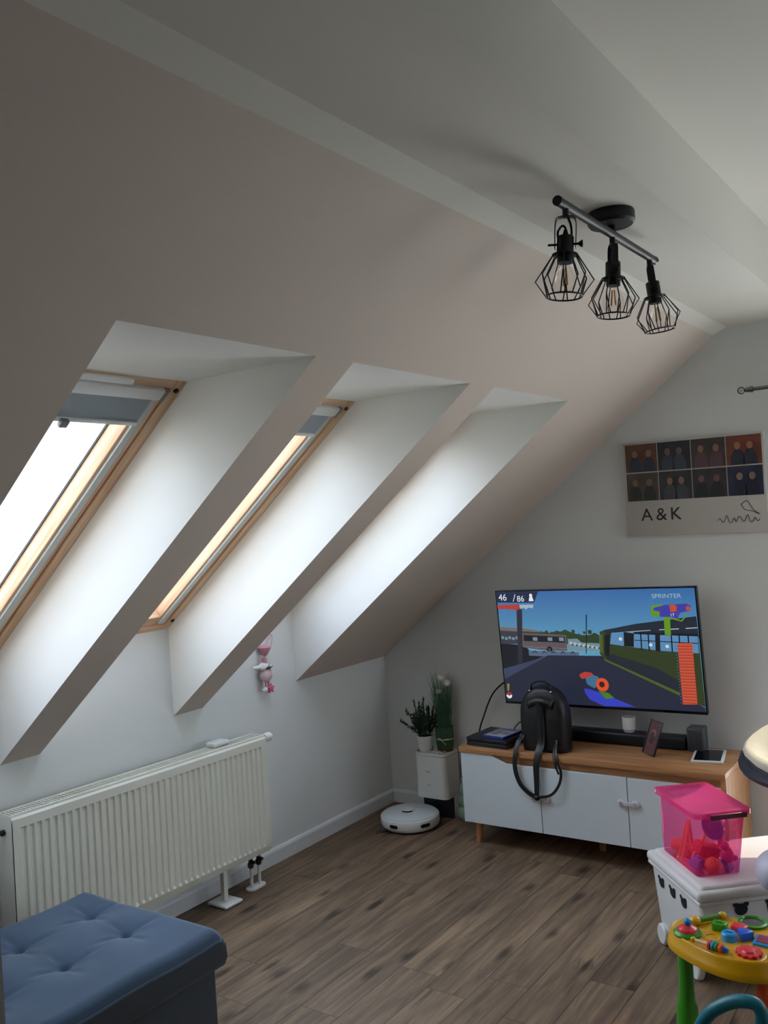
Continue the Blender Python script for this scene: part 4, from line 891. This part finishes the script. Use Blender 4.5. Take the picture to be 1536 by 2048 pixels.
for k in range(150):
    a = rnd.uniform(0, 2 * PI); r0 = rnd.uniform(0.0, 0.042); h_ = rnd.uniform(0.20, 0.36); sp = rnd.uniform(0.0, 0.05)
    if k < 8: h_ = rnd.uniform(0.32, 0.40); sp = rnd.uniform(0.03, 0.06); a = R(rnd.uniform(150, 260))
    x0, y0 = r0 * math.cos(a), r0 * math.sin(a); pts = []
    for t in (0.0, 0.35, 0.7, 1.0): e = sp * t ** 2; pts.append((x0 + e * math.cos(a), min(y0 + e * math.sin(a), 0.075), 0.11 + (h_ - 0.03) * t))
    gb.tube(pts, [0.0018, 0.0016, 0.0012, 0.0004], 4)
gb.build('grass_blades', mat('grass_green', '#3c6248', 0.7, var=0.25, scale=20), tgp)
petal = mat('cream_petal', '#f4f2e6', 0.6, var=0.05)
for (x, y, z) in ((0.0, -0.01, 0.405), (0.022, 0.01, 0.372), (-0.018, -0.015, 0.33), (0.034, 0.0, 0.375)):
    fm = MB()
    for k in range(12):
        a = k * 2.4; el = 0.3 + 0.09 * k
        leaf(fm, Vector((x, y, z)), Vector((math.cos(a) * math.cos(el), math.sin(a) * math.cos(el), math.sin(el))), 0.030, 0.012)
    fm.ball((x, y, z + 0.004), (0.015, 0.015, 0.013), u=10, v=6); fm.build('flower', petal, tgp, smooth=False)
rb = mat('cream_ribbon', '#c8c1a4', 0.6, var=0.05)
mb = MB(); rg = [(0.0485 * math.cos(2 * PI * k / 40), 0.0485 * math.sin(2 * PI * k / 40), 0.070) for k in range(40)]; mb.tube(rg, 0.003, 6, closed=True)
mb.tube(spline([(0.012, -0.052, 0.07), (0.0, -0.058, 0.082), (-0.008, -0.056, 0.074), (0.012, -0.053, 0.068), (0.035, -0.05, 0.046)], 6), 0.0024, 6)
mb.tube(spline([(0.012, -0.052, 0.07), (0.03, -0.056, 0.075), (0.05, -0.04, 0.078)], 6), 0.0024, 6); mb.build('ribbon', rb, tgp)
# bubble vase beside the dock
vz = thing('bubble_vase', 'sage green ribbed vase on the floor between dock and cabinet', 'vase', (0.585, 4.30, 0))
prof = [(0.0001, 0.0), (0.036, 0.0)]
for c, r_ in ((0.045, 0.05), (0.115, 0.043), (0.175, 0.037)):
    for k in range(-4, 5): a = R(k * 17); prof.append((r_ * 0.62 + r_ * 0.42 * math.cos(a * 1.1), c + 0.034 * math.sin(a)))
prof += [(0.022, 0.215), (0.020, 0.235), (0.024, 0.245), (0.020, 0.245), (0.016, 0.23)]
MB().lathe(prof, 32).build('body', mat('sage_green_glaze', '#7e9585', 0.35, var=0.04), vz, angle=60)

# ---------------------------------------------------------------- hanging toy in the third window recess
ht = thing('hanging_toy', 'pink and white plush toy hanging on the wall in the far window recess', 'plush toy', (0.03, 3.345, 0))
tp = mat('pale_pink_plush', '#cdb0b6', 0.9, var=0.08, scale=60); tp2 = mat('rosy_pink_plush', '#c98f9c', 0.9, var=0.08, scale=60); tpk = mat('hot_pink_star', '#e05c93', 0.7, var=0.05); tw = mat('white_plush', '#e2e0de', 0.9, var=0.04); tdk = mat('dark_grey_plush', '#4c4a52', 0.9, var=0.1)
MB().lathe([(0.0001, 0), (0.006, 0.001), (0.006, 0.006), (0.0001, 0.008)], 12, T(-0.03, 0.09, 1.147) @ RY).build('wall_hook', plastic_white, ht)
MB().tube(spline([(-0.022, 0.09, 1.147), (-0.015, 0.082, 1.12), (-0.008, 0.062, 1.09), (-0.004, 0.02, 1.062), (0, 0.005, 1.045)], 6), 0.0015, 6).tube(spline([(-0.022, 0.09, 1.147), (-0.015, 0.04, 1.115), (-0.004, 0.0, 1.07)], 6), 0.0015, 6).build('cord', tp2, ht)
cn = MB().lathe([(0.0001, 0.0), (0.016, 0.012), (0.036, 0.048), (0.030, 0.056), (0.0001, 0.062)], 20, T(0.0, 0.005, 1.045)); cn.build('cap', tp2, ht)
MB().ball((0, 0, 1.026), (0.014, 0.012, 0.022), u=14, v=10).build('neck', tp2, ht)
MB().ball((0, -0.012, 0.998), (0.020, 0.034, 0.020)).build('head', tw, ht)
MB().ball((0.006, 0.010, 0.990), (0.018, 0.030, 0.009)).build('collar', tdk, ht)
MB().ball((0.004, -0.062, 1.002), (0.009, 0.030, 0.010)).build('ear', tw, ht)
rg = [(0.018, 0.030 + 0.012 * math.cos(2 * PI * k / 16), 0.990 + 0.012 * math.sin(2 * PI * k / 16)) for k in range(16)]
MB().tube(rg, 0.004, 8, closed=True).build('ring', tw, ht)
MB().ball((0, 0.004, 0.952), (0.024, 0.040, 0.034)).build('body', tp, ht)
for k in range(-2, 3): 
    pts = [(0.0255 * math.cos(a_), 0.004 + 0.042 * math.sin(a_), 0.952 + 0.012 * k) for a_ in [R(-70 + 14 * q) for q in range(11)]]
for dy, l in ((-0.018, 0.045), (0.002, 0.05), (0.020, 0.04)):
    MB().tube(spline([(0, dy, 0.93), (0.002, dy * 1.1, 0.93 - l * 0.6), (0.0, dy * 1.2, 0.93 - l)], 4), [0.006] * 9, 10).build('leg', tp, ht)
MB().ball((0, -0.012, 0.882), (0.014, 0.018, 0.014)).build('paw', tw, ht)
st = []
for k in range(10): r_ = 0.027 if k % 2 == 0 else 0.014; a = PI / 2 + PI * k / 5; st.append((r_ * math.cos(a), r_ * math.sin(a)))
MB().prism(st, -0.007, 0.007, T(0.004, 0.030, 0.882) @ Matrix.Rotation(R(90), 4, 'Z') @ Matrix.Rotation(R(90), 4, 'X'), bev=0.003).build('star', tpk, ht)

# ---------------------------------------------------------------- storage box with wheels (rotated 42 degrees)
SA = R(42)
bx = thing('toy_storage_box', 'white wheeled plastic box with bear cutouts under the pink bin', 'storage box', (2.193, 3.108, 0), SA)
BW, BD, BZ1 = 0.56, 0.435, 0.355
box_white = mat('white_box_plastic', '#dcdad7', 0.35, var=0.01)
bear_shade = mat('bear_opening_shade', '#10171a', 0.8, var=0.0)  # near-black plates on the box faces paint the shade inside the cutouts
bm = bmesh.new(); bmesh.ops.create_cube(bm, size=1)
MB().box(0.012, BW - 0.012, 0.012, BD - 0.012, 0.045, BZ1 - 0.05, 0.022, 4, taper=0.93).build('body', box_white, bx)
MB().box(0.004, BW - 0.004, 0.004, BD - 0.004, BZ1 - 0.062, BZ1 - 0.046, 0.006, 3).build('rim', box_white, bx)
MB().box(0.0, BW, 0.0, BD, BZ1 - 0.048, BZ1 - 0.012, 0.014, 4).build('lid', box_white, bx)
MB().box(0.022, BW - 0.022, 0.022, BD - 0.022, BZ1 - 0.03, BZ1, 0.012, 4).build('lid_panel', box_white, bx)
def bear(M, s=1.0, name='bear_cutout_shade'):
    q = MB()
    def disc(cx, cy, r, rx=1.0, z=0.002, n=24): return [(cx + r * rx * math.cos(2 * PI * k / n), cy + r * math.sin(2 * PI * k / n)) for k in range(n)]
    q.prism([(x * s, y * s) for x, y in disc(0, 0, 0.018, 1.15)], 0, 0.0015, M)
    q.prism([(x * s, y * s) for x, y in disc(-0.017, 0.016, 0.008)], 0, 0.0014, M); q.prism([(x * s, y * s) for x, y in disc(0.017, 0.016, 0.008)], 0, 0.0013, M)
    return q.build(name, bear_shade, bx, smooth=False)
# side facing left (local x = 0): outward -x ; face leans with the taper
tp_a = math.atan2((BW - 0.024) * 0.035, BZ1 - 0.095)
for yy in (0.15, 0.24, 0.335):
    zz = 0.25; xx = 0.012 + (BW - 0.024) * 0.035 * (BZ1 - 0.05 - zz) / (BZ1 - 0.095) - 0.0016
    bear(T(xx, yy, zz) @ Matrix.Rotation(-tp_a, 4, 'Y') @ Matrix(((0, 0, -1, 0), (-1, 0, 0, 0), (0, 1, 0, 0), (0, 0, 0, 1))))
tp_b = math.atan2((BD - 0.024) * 0.035, BZ1 - 0.095)
for xq in (0.16, 0.28, 0.40):
    zz = 0.268; yq = 0.012 + (BD - 0.024) * 0.035 * (BZ1 - 0.05 - zz) / (BZ1 - 0.095) - 0.0016
    bear(T(xq, yq, zz) @ Matrix.Rotation(tp_b, 4, 'X') @ Matrix(((1, 0, 0, 0), (0, 0, -1, 0), (0, 1, 0, 0), (0, 0, 0, 1))), 1.15)
for xx, yy in ((0.030, 0.10), (0.030, 0.37), (BW - 0.030, 0.10), (BW - 0.030, 0.37)):
    s = -1 if xx < 0.1 else 1
    MB().lathe([(0.0001, -0.013), (0.034, -0.013), (0.039, -0.008), (0.039, 0.008), (0.034, 0.013), (0.0001, 0.013)], 28, T(xx + s * 0.004, yy, 0.039) @ RY).build('wheel', box_white, bx)
# pink bin ---------------------------------------------------------------
pb = thing('pink_bin', 'translucent pink lidded bin of toys on the white box', 'storage bin', (2.193, 3.108, BZ1), SA)
pink = clear('translucent_pink', (1.0, 0.58, 0.80), 0.05, diffuse=0.20, dcol=(1.0, 0.08, 0.36), rough=0.15)
pink2 = clear('pink_lid_plastic', (1.0, 0.40, 0.68), 0.08, diffuse=0.55, dcol=(1.0, 0.10, 0.36), rough=0.15)
t0 = (0.038, 0.225, 0.085, 0.375)   # rim x0 x1 y0 y1
PX0, PX1, PY0, PY1 = 0.036, 0.246, 0.062, 0.398; bx0, bx1, by0, by1 = 0.050, 0.214, 0.098, 0.392; PH = 0.232
def loft(r1, z1, r2, z2, n=6, rad=0.018):
    a = rrect(*r1, rad, n); b = rrect(*r2, rad, n); return a, b
aa, bb = loft((bx0, bx1, by0, by1), 0, (PX0 + 0.010, PX1 - 0.010, PY0 + 0.010, PY1 - 0.010), 0)
mb = MB(); n = len(aa)
mb.add([(x, y, 0.003) for x, y in aa] + [(x, y, PH) for x, y in bb], [(i, (i + 1) % n, n + (i + 1) % n, n + i) for i in range(n)] + [tuple(range(n))[::-1]])
mb.build('tub', pink, pb, angle=50)
mb = MB(); rim = rrect(PX0 - 0.004, PX1 + 0.004, PY0 - 0.004, PY1 + 0.004, 0.02); rin = rrect(PX0 + 0.012, PX1 - 0.012, PY0 + 0.012, PY1 - 0.012, 0.016); n = len(rim)
vs = [(x, y, PH - 0.012) for x, y in rim] + [(x, y, PH + 0.006) for x, y in rim] + [(x, y, PH + 0.010) for x, y in rin]
rin2 = rrect(PX0 + 0.03, PX1 - 0.03, PY0 + 0.03, PY1 - 0.03, 0.014); vs += [(x, y, PH + 0.002) for x, y in rin2]
fs = []
for L_ in range(3): fs += [(L_ * n + i, L_ * n + (i + 1) % n, (L_ + 1) * n + (i + 1) % n, (L_ + 1) * n + i) for i in range(n)]
fs.append(tuple(3 * n + i for i in range(n))); mb.add(vs, fs); mb.build('lid', pink2, pb, angle=40)
MB().box(PX0 + 0.055, PX1 - 0.02, PY0 - 0.014, PY0 - 0.004, PH - 0.018, PH + 0.001, 0.003).build('lid_clip', mat('dark_maroon_handle', '#6b1f3a', 0.4, var=0.05), pb)
MB().box(PX0 + 0.055, PX1 - 0.02, PY1 + 0.004, PY1 + 0.014, PH - 0.018, PH + 0.001, 0.003).build('lid_clip', MATS['dark_maroon_handle'], pb)
# toys inside
t_or = mat('orange_toy', '#f07a34', 0.45, var=0.05); t_pu = mat('purple_toy', '#6a3fb0', 0.45, var=0.05); t_mg = mat('magenta_toy', '#e0408a', 0.45, var=0.05); t_rd = mat('red_toy', '#e03a34', 0.45, var=0.05); t_ye = mat('yellow_toy', '#f3b32a', 0.45, var=0.05); t_li = mat('lilac_toy', '#a77fd6', 0.45, var=0.05)
def inbin(name, label, cat, x, y, z, mb, m, rot=(0, 0, 0)):
    W = Matrix.Translation((2.193, 3.108, BZ1)) @ Matrix.Rotation(SA, 4, 'Z') @ Matrix.Translation((x, y, z)) @ Matrix.Rotation(rot[2], 4, 'Z') @ Matrix.Rotation(rot[1], 4, 'Y') @ Matrix.Rotation(rot[0], 4, 'X')
    o = mb.build(name, m); o.matrix_world = W; tag(o, label, cat, 'toys inside the pink bin'); return o
inbin('toy_easel', 'orange triangular frame toy at the left inside the pink bin', 'toy', 0.092, 0.245, 0.075, MB().tube([(-0.035, 0, -0.06), (0, 0, 0.075), (0.035, 0, -0.06)], 0.007, 8).tube([(-0.02, 0, -0.01), (0.02, 0, -0.01)], 0.006, 8).tube([(-0.03, 0.02, -0.06), (0, 0.01, 0.07), (0.03, 0.02, -0.06)], 0.006, 8), t_or, (0, 0.1, 0.4))
inbin('toy_disc', 'purple slotted disc leaning high inside the pink bin', 'toy', 0.150, 0.165, 0.150, MB().lathe([(0.0001, -0.006), (0.042, -0.006), (0.046, -0.002), (0.046, 0.004), (0.040, 0.006), (0.0001, 0.006)], 32).box(-0.036, 0.036, -0.010, 0.010, 0.006, 0.009, 0.002), t_pu, (R(62), 0.0, 0.3))
inbin('toy_scoop', 'red-orange scoop with zigzag ridges in the middle of the pink bin', 'toy', 0.13, 0.185, 0.062, MB().box(-0.045, 0.045, -0.028, 0.028, -0.022, 0.026, 0.010, 3).tube([(-0.04 + 0.01 * k, -0.030, 0.006 * (1 if k % 2 else -1)) for k in range(9)], 0.0025, 6).tube([(-0.04 + 0.01 * k, -0.030, -0.012 + 0.006 * (1 if k % 2 else -1)) for k in range(9)], 0.0025, 6), t_rd, (0.2, 0.3, 0.2))
inbin('toy_bird', 'magenta bird-shaped toy at the right inside the pink bin', 'toy', 0.178, 0.122, 0.060, MB().ball((0, 0, 0), (0.026, 0.022, 0.03)).ball((-0.008, 0, 0.036), 0.016).prism([(-0.02, 0.036), (-0.036, 0.032), (-0.02, 0.044)], -0.004, 0.004, XZ).prism([(0, 0.05), (0.006, 0.066), (0.010, 0.048)], -0.003, 0.003, XZ).ball((0.02, -0.006, -0.012), (0.02, 0.01, 0.012)), t_mg, (0, 0, 0.2))
inbin('toy_plane', 'pink propeller toy standing at the right inside the pink bin', 'toy', 0.19, 0.19, 0.105, MB().tube([(0, 0, -0.05), (0, 0, 0.045)], 0.010, 10).ball((0, 0, 0.05), (0.024, 0.008, 0.009)).ball((0.004, 0, 0.02), (0.022, 0.008, 0.007)).ball((0, 0, 0.066), (0.006, 0.006, 0.012)), t_mg, (0, 0.1, 0.5))
inbin('toy_splat', 'purple wavy-edged toy at the lower right inside the pink bin', 'toy', 0.185, 0.135, 0.038, MB().prism([(0.036 * (1 + 0.18 * math.sin(5 * a_)) * math.cos(a_), 0.036 * (1 + 0.18 * math.sin(5 * a_)) * math.sin(a_)) for a_ in [2 * PI * k / 40 for k in range(40)]], -0.008, 0.008, bev=0.002), t_pu, (R(80), 0, 0.7))
inbin('toy_ball', 'small orange ball low at the front inside the pink bin', 'toy', 0.122, 0.128, 0.030, MB().ball((0, 0, 0), 0.026).tube([(0.0262 * math.cos(2 * PI * k / 24), 0.0262 * math.sin(2 * PI * k / 24), 0) for k in range(24)], 0.002, 6, closed=True), t_or)
inbin('toy_cup', 'orange cup lying low at the left inside the pink bin', 'toy', 0.095, 0.325, 0.035, MB().lathe([(0.0001, -0.03), (0.020, -0.03), (0.028, 0.03), (0.025, 0.03), (0.017, -0.026), (0.0001, -0.026)], 24), t_or, (R(80), 0, 0.6))
inbin('toy_block', 'lilac block near the front left inside the pink bin', 'toy', 0.080, 0.160, 0.030, MB().box(-0.02, 0.02, -0.02, 0.02, -0.02, 0.02, 0.006, 3).ball((0, 0, 0.022), (0.01, 0.01, 0.006)), t_li, (0.3, 0.2, 0.5))
inbin('toy_ring', 'red ring lying on the bottom right inside the pink bin', 'toy', 0.155, 0.215, 0.018, MB().tube([(0.028 * math.cos(2 * PI * k / 28), 0.028 * math.sin(2 * PI * k / 28), 0) for k in range(28)], 0.009, 10, closed=True), t_rd)
inbin('toy_shovel', 'yellow-orange shovel slanting at the left inside the pink bin', 'toy', 0.10, 0.18, 0.07, MB().tube([(0, 0, -0.02), (0, 0, 0.07)], 0.005, 8).prism([(-0.018, -0.06), (0.018, -0.06), (0.02, -0.02), (0.006, -0.012), (-0.006, -0.012), (-0.02, -0.02)], -0.003, 0.003, XZ, bev=0.001).tube([(-0.014, 0, 0.07), (0.014, 0, 0.07)], 0.005, 8), t_ye, (0.2, 0.5, 0.5))
inbin('toy_brick', 'dark red brick lying on the bottom front inside the pink bin', 'toy', 0.13, 0.30, 0.022, MB().box(-0.04, 0.04, -0.025, 0.025, -0.016, 0.016, 0.004, 2).lathe([(0.008, 0.016), (0.008, 0.022), (0.0001, 0.023)], 12, T(0.02, 0, 0)).lathe([(0.008, 0.016), (0.008, 0.022), (0.0001, 0.023)], 12, T(-0.02, 0, 0)), t_rd, (0, 0, 0.3))
# round white thing lying on the box lid at the right frame edge
wt = thing('plush_ball', 'rounded pale lilac-white toy lying on the white box lid at right', 'toy', (2.440, 3.205, BZ1), 0)
MB().ball((0, 0, 0.075), (0.075, 0.085, 0.072), u=32, v=20).build('body', mat('lilac_white_plastic', '#c9c6d6', 0.4, var=0.02), wt)
MB().ball((0.02, 0.01, 0.150), (0.035, 0.035, 0.02)).build('cap', plastic_white, wt)

# ---------------------------------------------------------------- high chair shell at the right
hc = thing('padded_chair', 'cream padded shell chair with dark blue underside at right edge', 'chair', (2.80, 3.62, 0), R(0))
cream = mat('cream_cushion', '#cfc7b2', 0.8, var=0.05, scale=15); navy = mat('dark_navy_shell', '#232c3a', 0.45, var=0.05)
def shell(scale, off, thick, z_add):
    vs = []; fs = []; nr_, na = 10, 40
    for j in range(nr_ + 1):
        t = j / nr_
        for i in range(na):
            a = 2 * PI * i / na
            rx = 0.545 * t; ry = 0.36 * t
            z = 0.33 + 0.46 * t ** 1.6 + 0.10 * t * t * math.sin(a + 0.9)
            vs.append((rx * math.cos(a) * scale, ry * math.sin(a) * scale, z + z_add))
    for j in range(nr_):
        for i in range(na): fs.append((j * na + i, j * na + (i + 1) % na, (j + 1) * na + (i + 1) % na, (j + 1) * na + i))
    mb = MB(); mb.add(vs, fs); return mb
so = shell(1.0, 0, 0, 0).build('shell', navy, hc, angle=180); md = so.modifiers.new('t', 'SOLIDIFY'); md.thickness = 0.02; md.offset = -1
co = shell(0.985, 0, 0, 0.042).build('cushion', cream, hc, angle=180); md = co.modifiers.new('t', 'SOLIDIFY'); md.thickness = 0.03; md.offset = 0
rim_pts = [(0.545 * math.cos(a), 0.36 * math.sin(a), 0.79 + 0.10 * math.sin(a + 0.9) - 0.016) for a in [2 * PI * k / 48 for k in range(48)]]
MB().tube(rim_pts, 0.022, 10, closed=True).build('rim', navy, hc)
for k, (sx, sy) in enumerate(((-1, -1), (1, -1), (1, 1), (-1, 1))):
    MB().tube([(sx * 0.05, sy * 0.05, 0.345), (sx * 0.13 + 0.09, sy * 0.17 + 0.06, 0.0)], [0.016, 0.011], 12).build('leg', beech, hc)

# ---------------------------------------------------------------- activity table
at_ = thing('activity_table', 'yellow toddler activity table with green leg at lower right', 'activity table', (2.40, 2.665, 0), 0)
ty = mat('yellow_table_plastic', '#d39a08', 0.28, var=0.02, coat=0.3); tgn = mat('green_toy_plastic', '#3a8f1c', 0.3, var=0.03); trd = mat('red_toy_plastic', '#d8323a', 0.3, var=0.03); tbl = mat('cyan_toy_plastic', '#1f8fcf', 0.3, var=0.03); tbb = mat('blue_toy_plastic', '#1f5ec4', 0.3, var=0.03); tor = mat('orange_red_plastic', '#ee5a30', 0.3, var=0.03)
ZT = 0.425
def outline(s=1.0, n=64):
    # rounded triangle-like top, centre offset to the right
    out = []
    for k in range(n):
        a = 2 * PI * k / n; r_ = 0.163 * (1 + 0.075 * math.cos(3 * (a - R(172)))) * s
        out.append((0.025 + r_ * 1.10 * math.cos(a), 0.016 + r_ * 0.84 * math.sin(a)))
    return out
tt = MB(); rings = [(1.045, ZT - 0.052), (1.05, ZT - 0.046), (1.03, ZT - 0.030), (1.0, ZT - 0.026), (0.985, ZT - 0.006), (0.955, ZT), (0.90, ZT - 0.004), (0.4, ZT - 0.003)]
n = 64; vs = []; fs = []
for s, z in rings: vs += [(x, y, z) for x, y in outline(s)]
for L_ in range(len(rings) - 1): fs += [(L_ * n + i, L_ * n + (i + 1) % n, (L_ + 1) * n + (i + 1) % n, (L_ + 1) * n + i) for i in range(n)]
fs.append(tuple((len(rings) - 1) * n + i for i in range(n))); fs.append(tuple(range(n))[::-1]); tt.add(vs, fs); tt.build('table_top', ty, at_, angle=50)
ZS = ZT - 0.004
def lt(x, y, z=ZS): return T(x, y, z)
def W2(x, y): return (x - 2.40, y - 2.665)
x, y = W2(2.297, 2.648)
o = MB().lathe([(0.040, 0), (0.041, 0.006), (0.034, 0.013), (0.030, 0.012)], 32, lt(x, y)).build('spinner_ring', tgn, at_)
MB().lathe([(0.030, 0.010), (0.027, 0.018), (0.016, 0.025), (0.0001, 0.028)], 28, lt(x, y)).build('spinner_dome', trd, at_)
MB().ball((x + 0.002, y + 0.0, ZS + 0.036), 0.0115).build('spinner_ball', tbl, at_)
x, y = W2(2.447, 2.795); 
MB().lathe([(0.042, 0), (0.043, 0.008), (0.036, 0.010), (0.033, 0.004)], 36, lt(x, y)).build('mirror_ring', tgn, at_)
MB().lathe([(0.034, 0.0045), (0.0001, 0.005)], 32, lt(x, y), cap=False).build('mirror', mat('toy_mirror', '#9a9ca0', 0.08, metal=1.0, var=0), at_)
x, y = W2(2.365, 2.655); MB().lathe([(0.021, 0.0), (0.0215, 0.002), (0.0185, 0.003), (0.0175, -0.003), (0.0001, -0.0025)], 28, lt(x, y)).build('round_socket', mat('yellow_well_plastic', '#d69a12', 0.4, var=0.02), at_)  # well plastic, a yellow close to the table top
# gear
x, y = W2(2.481, 2.598); gp = []
for k in range(48):
    a = 2 * PI * k / 48; r_ = 0.033 * (1 + (0.09 if (k // 2) % 2 else -0.05)); gp.append((r_ * math.cos(a), r_ * math.sin(a)))
MB().prism(gp, 0.002, 0.012, lt(x, y), bev=0.0).lathe([(0.022, 0.012), (0.018, 0.017), (0.0001, 0.019)], 24, lt(x, y)).build('gear', trd, at_)
MB().lathe([(0.046, -0.004), (0.045, 0.003), (0.040, 0.004), (0.0001, 0.002)], 36, lt(x, y)).build('gear_base', ty, at_)
# bead slider
p1 = Vector((*W2(2.327, 2.600), ZS + 0.010)); p2 = Vector((*W2(2.428, 2.578), ZS + 0.010)); dv = (p2 - p1)
MB().tube([p1, p2], 0.0048, 12).build('slider_rod', mat('pale_rod', '#e8c9a6', 0.3, var=0), at_)
for t_, mt in ((0.50, trd), (0.60, tbl), (0.70, tgn), (0.81, tor)):
    c = p1 + dv * t_; d_ = dv.normalized(); MB().tube([c - d_ * 0.005, c - d_ * 0.003, c + d_ * 0.003, c + d_ * 0.005], [0.011, 0.0135, 0.0135, 0.011], 20).build('bead', mt, at_)
MB().tube([p2 - dv * 0.10, p2 + dv * 0.02], [0.010, 0.005], 16).build('slider_end', tbb, at_)
MB().ball(tuple(p1), 0.008, u=14, v=8).build('slider_knob', ty, at_)
# roller at the back left edge
q1 = Vector((*W2(2.300, 2.715), ZS + 0.012)); q2 = Vector((*W2(2.362, 2.785), ZS + 0.012))
MB().tube([q1, q2], 0.008, 14).build('roller', mat('dark_green_roller', '#4f7f2a', 0.35, var=0.05), at_)
MB().ball(tuple(q1), (0.018, 0.016, 0.014), u=16, v=10).build('roller_mount', ty, at_); MB().ball(tuple(q2), (0.014, 0.012, 0.012), u=16, v=10).build('roller_mount', ty, at_)
# picture panel
x, y = W2(2.515, 2.690)
MB().box(x - 0.040, x + 0.040, y - 0.032, y + 0.032, ZS, ZS + 0.009, 0.003).build('panel_frame', tbl, at_)
MB().box(x - 0.031, x + 0.031, y - 0.023, y + 0.023, ZS + 0.009, ZS + 0.0105, 0.0004).build('panel_picture', mat('maroon_panel', '#8c2a3c', 0.4, var=0.3, scale=60), at_)
# legs
def tleg(x, y, m, dx=-0.004, dy=0.0):
    return MB().tube([(x, y, ZT - 0.05), (x + dx * .5, y + dy * .5, 0.26), (x + dx, y + dy, 0.215), (x + dx, y + dy, 0.195), (x + dx * 1.5, y + dy * 1.5, 0.0)], [0.021, 0.022, 0.024, 0.031, 0.036], 24).build('leg', m, at_, angle=30)
tleg(-0.120, 0.0, tgn); tleg(0.115, -0.075, tor, 0.006, -0.004); tleg(0.11, 0.10, tbl)
# loose shape blocks (each could be lifted out)
def block(nm, label, x, y, mb, m):
    mb2 = mb.build(nm, m, loc=(x, y, ZS)); tag(mb2, label, 'toy block', 'shape blocks on the yellow activity table'); return mb2
block('toy_block', 'green rounded block on the yellow table top', 2.372, 2.716, MB().prism(rrect(-0.021, 0.021, -0.018, 0.018, 0.008), -0.001, 0.022, bev=0.003).box(-0.010, 0.010, -0.003, 0.003, 0.022, 0.025, 0.001), tgn)
block('toy_block', 'red block behind the blue blocks on the yellow table', 2.425, 2.728, MB().prism([(-0.022, -0.016), (0.018, -0.020), (0.024, 0.008), (0.004, 0.022), (-0.020, 0.014)], -0.001, 0.020, bev=0.003), trd)
block('toy_block', 'light blue round block on the yellow table', 2.412, 2.662, MB().lathe([(0.0215, -0.001), (0.0215, 0.020), (0.018, 0.024), (0.0001, 0.024)], 28).box(-0.010, 0.010, -0.003, 0.003, 0.024, 0.027, 0.001), tbl)
block('toy_block', 'dark blue triangular block beside the light blue one', 2.449, 2.688, MB().prism([(-0.024, 0.010), (0.0, -0.024), (0.024, 0.010), (0.014, 0.020), (-0.014, 0.020)], -0.001, 0.024, bev=0.003), tbb)

# teal walker handle in front
tw_ = thing('toddler_walker', 'teal tubular handle of a toddler walker at lower right', 'walker', (2.56, 2.25, 0), 0)
teal = mat('teal_plastic', '#12707e', 0.4, var=0.03)
hpts = [(2.36, 2.2, 0.0), (2.40, 2.2, 0.25), (2.440, 2.2, 0.375), (2.475, 2.2, 0.445), (2.515, 2.2, 0.482), (2.555, 2.2, 0.502), (2.590, 2.2, 0.503), (2.603, 2.2, 0.48), (2.600, 2.2, 0.44), (2.610, 2.2, 0.34), (2.65, 2.2, 0.2), (2.72, 2.2, 0.0)]
MB().tube([Vector(p) - Vector((2.56, 2.25, 0)) for p in spline(hpts, 8)], 0.0155, 16).build('handle', teal, tw_)
MB().box(-0.22, 0.18, -0.07, 0.10, 0.0, 0.03, 0.01, 3).build('base', teal, tw_)
# ---------------------------------------------------------------- tall dark edge, far left foreground
MB().box(-0.30, 0.0, -0.02, 0.0, 0.0, 1.5, 0.002).build('side_panel', mat('dark_brown_wood', '#33302d', 0.6, var=0.08, scale=12), fe)
MB().box(-0.30, -0.03, -0.30, -0.02, 0.0, 1.48, 0.002).build('body', MATS['dark_brown_wood'], fe)
bpy.context.view_layer.update()
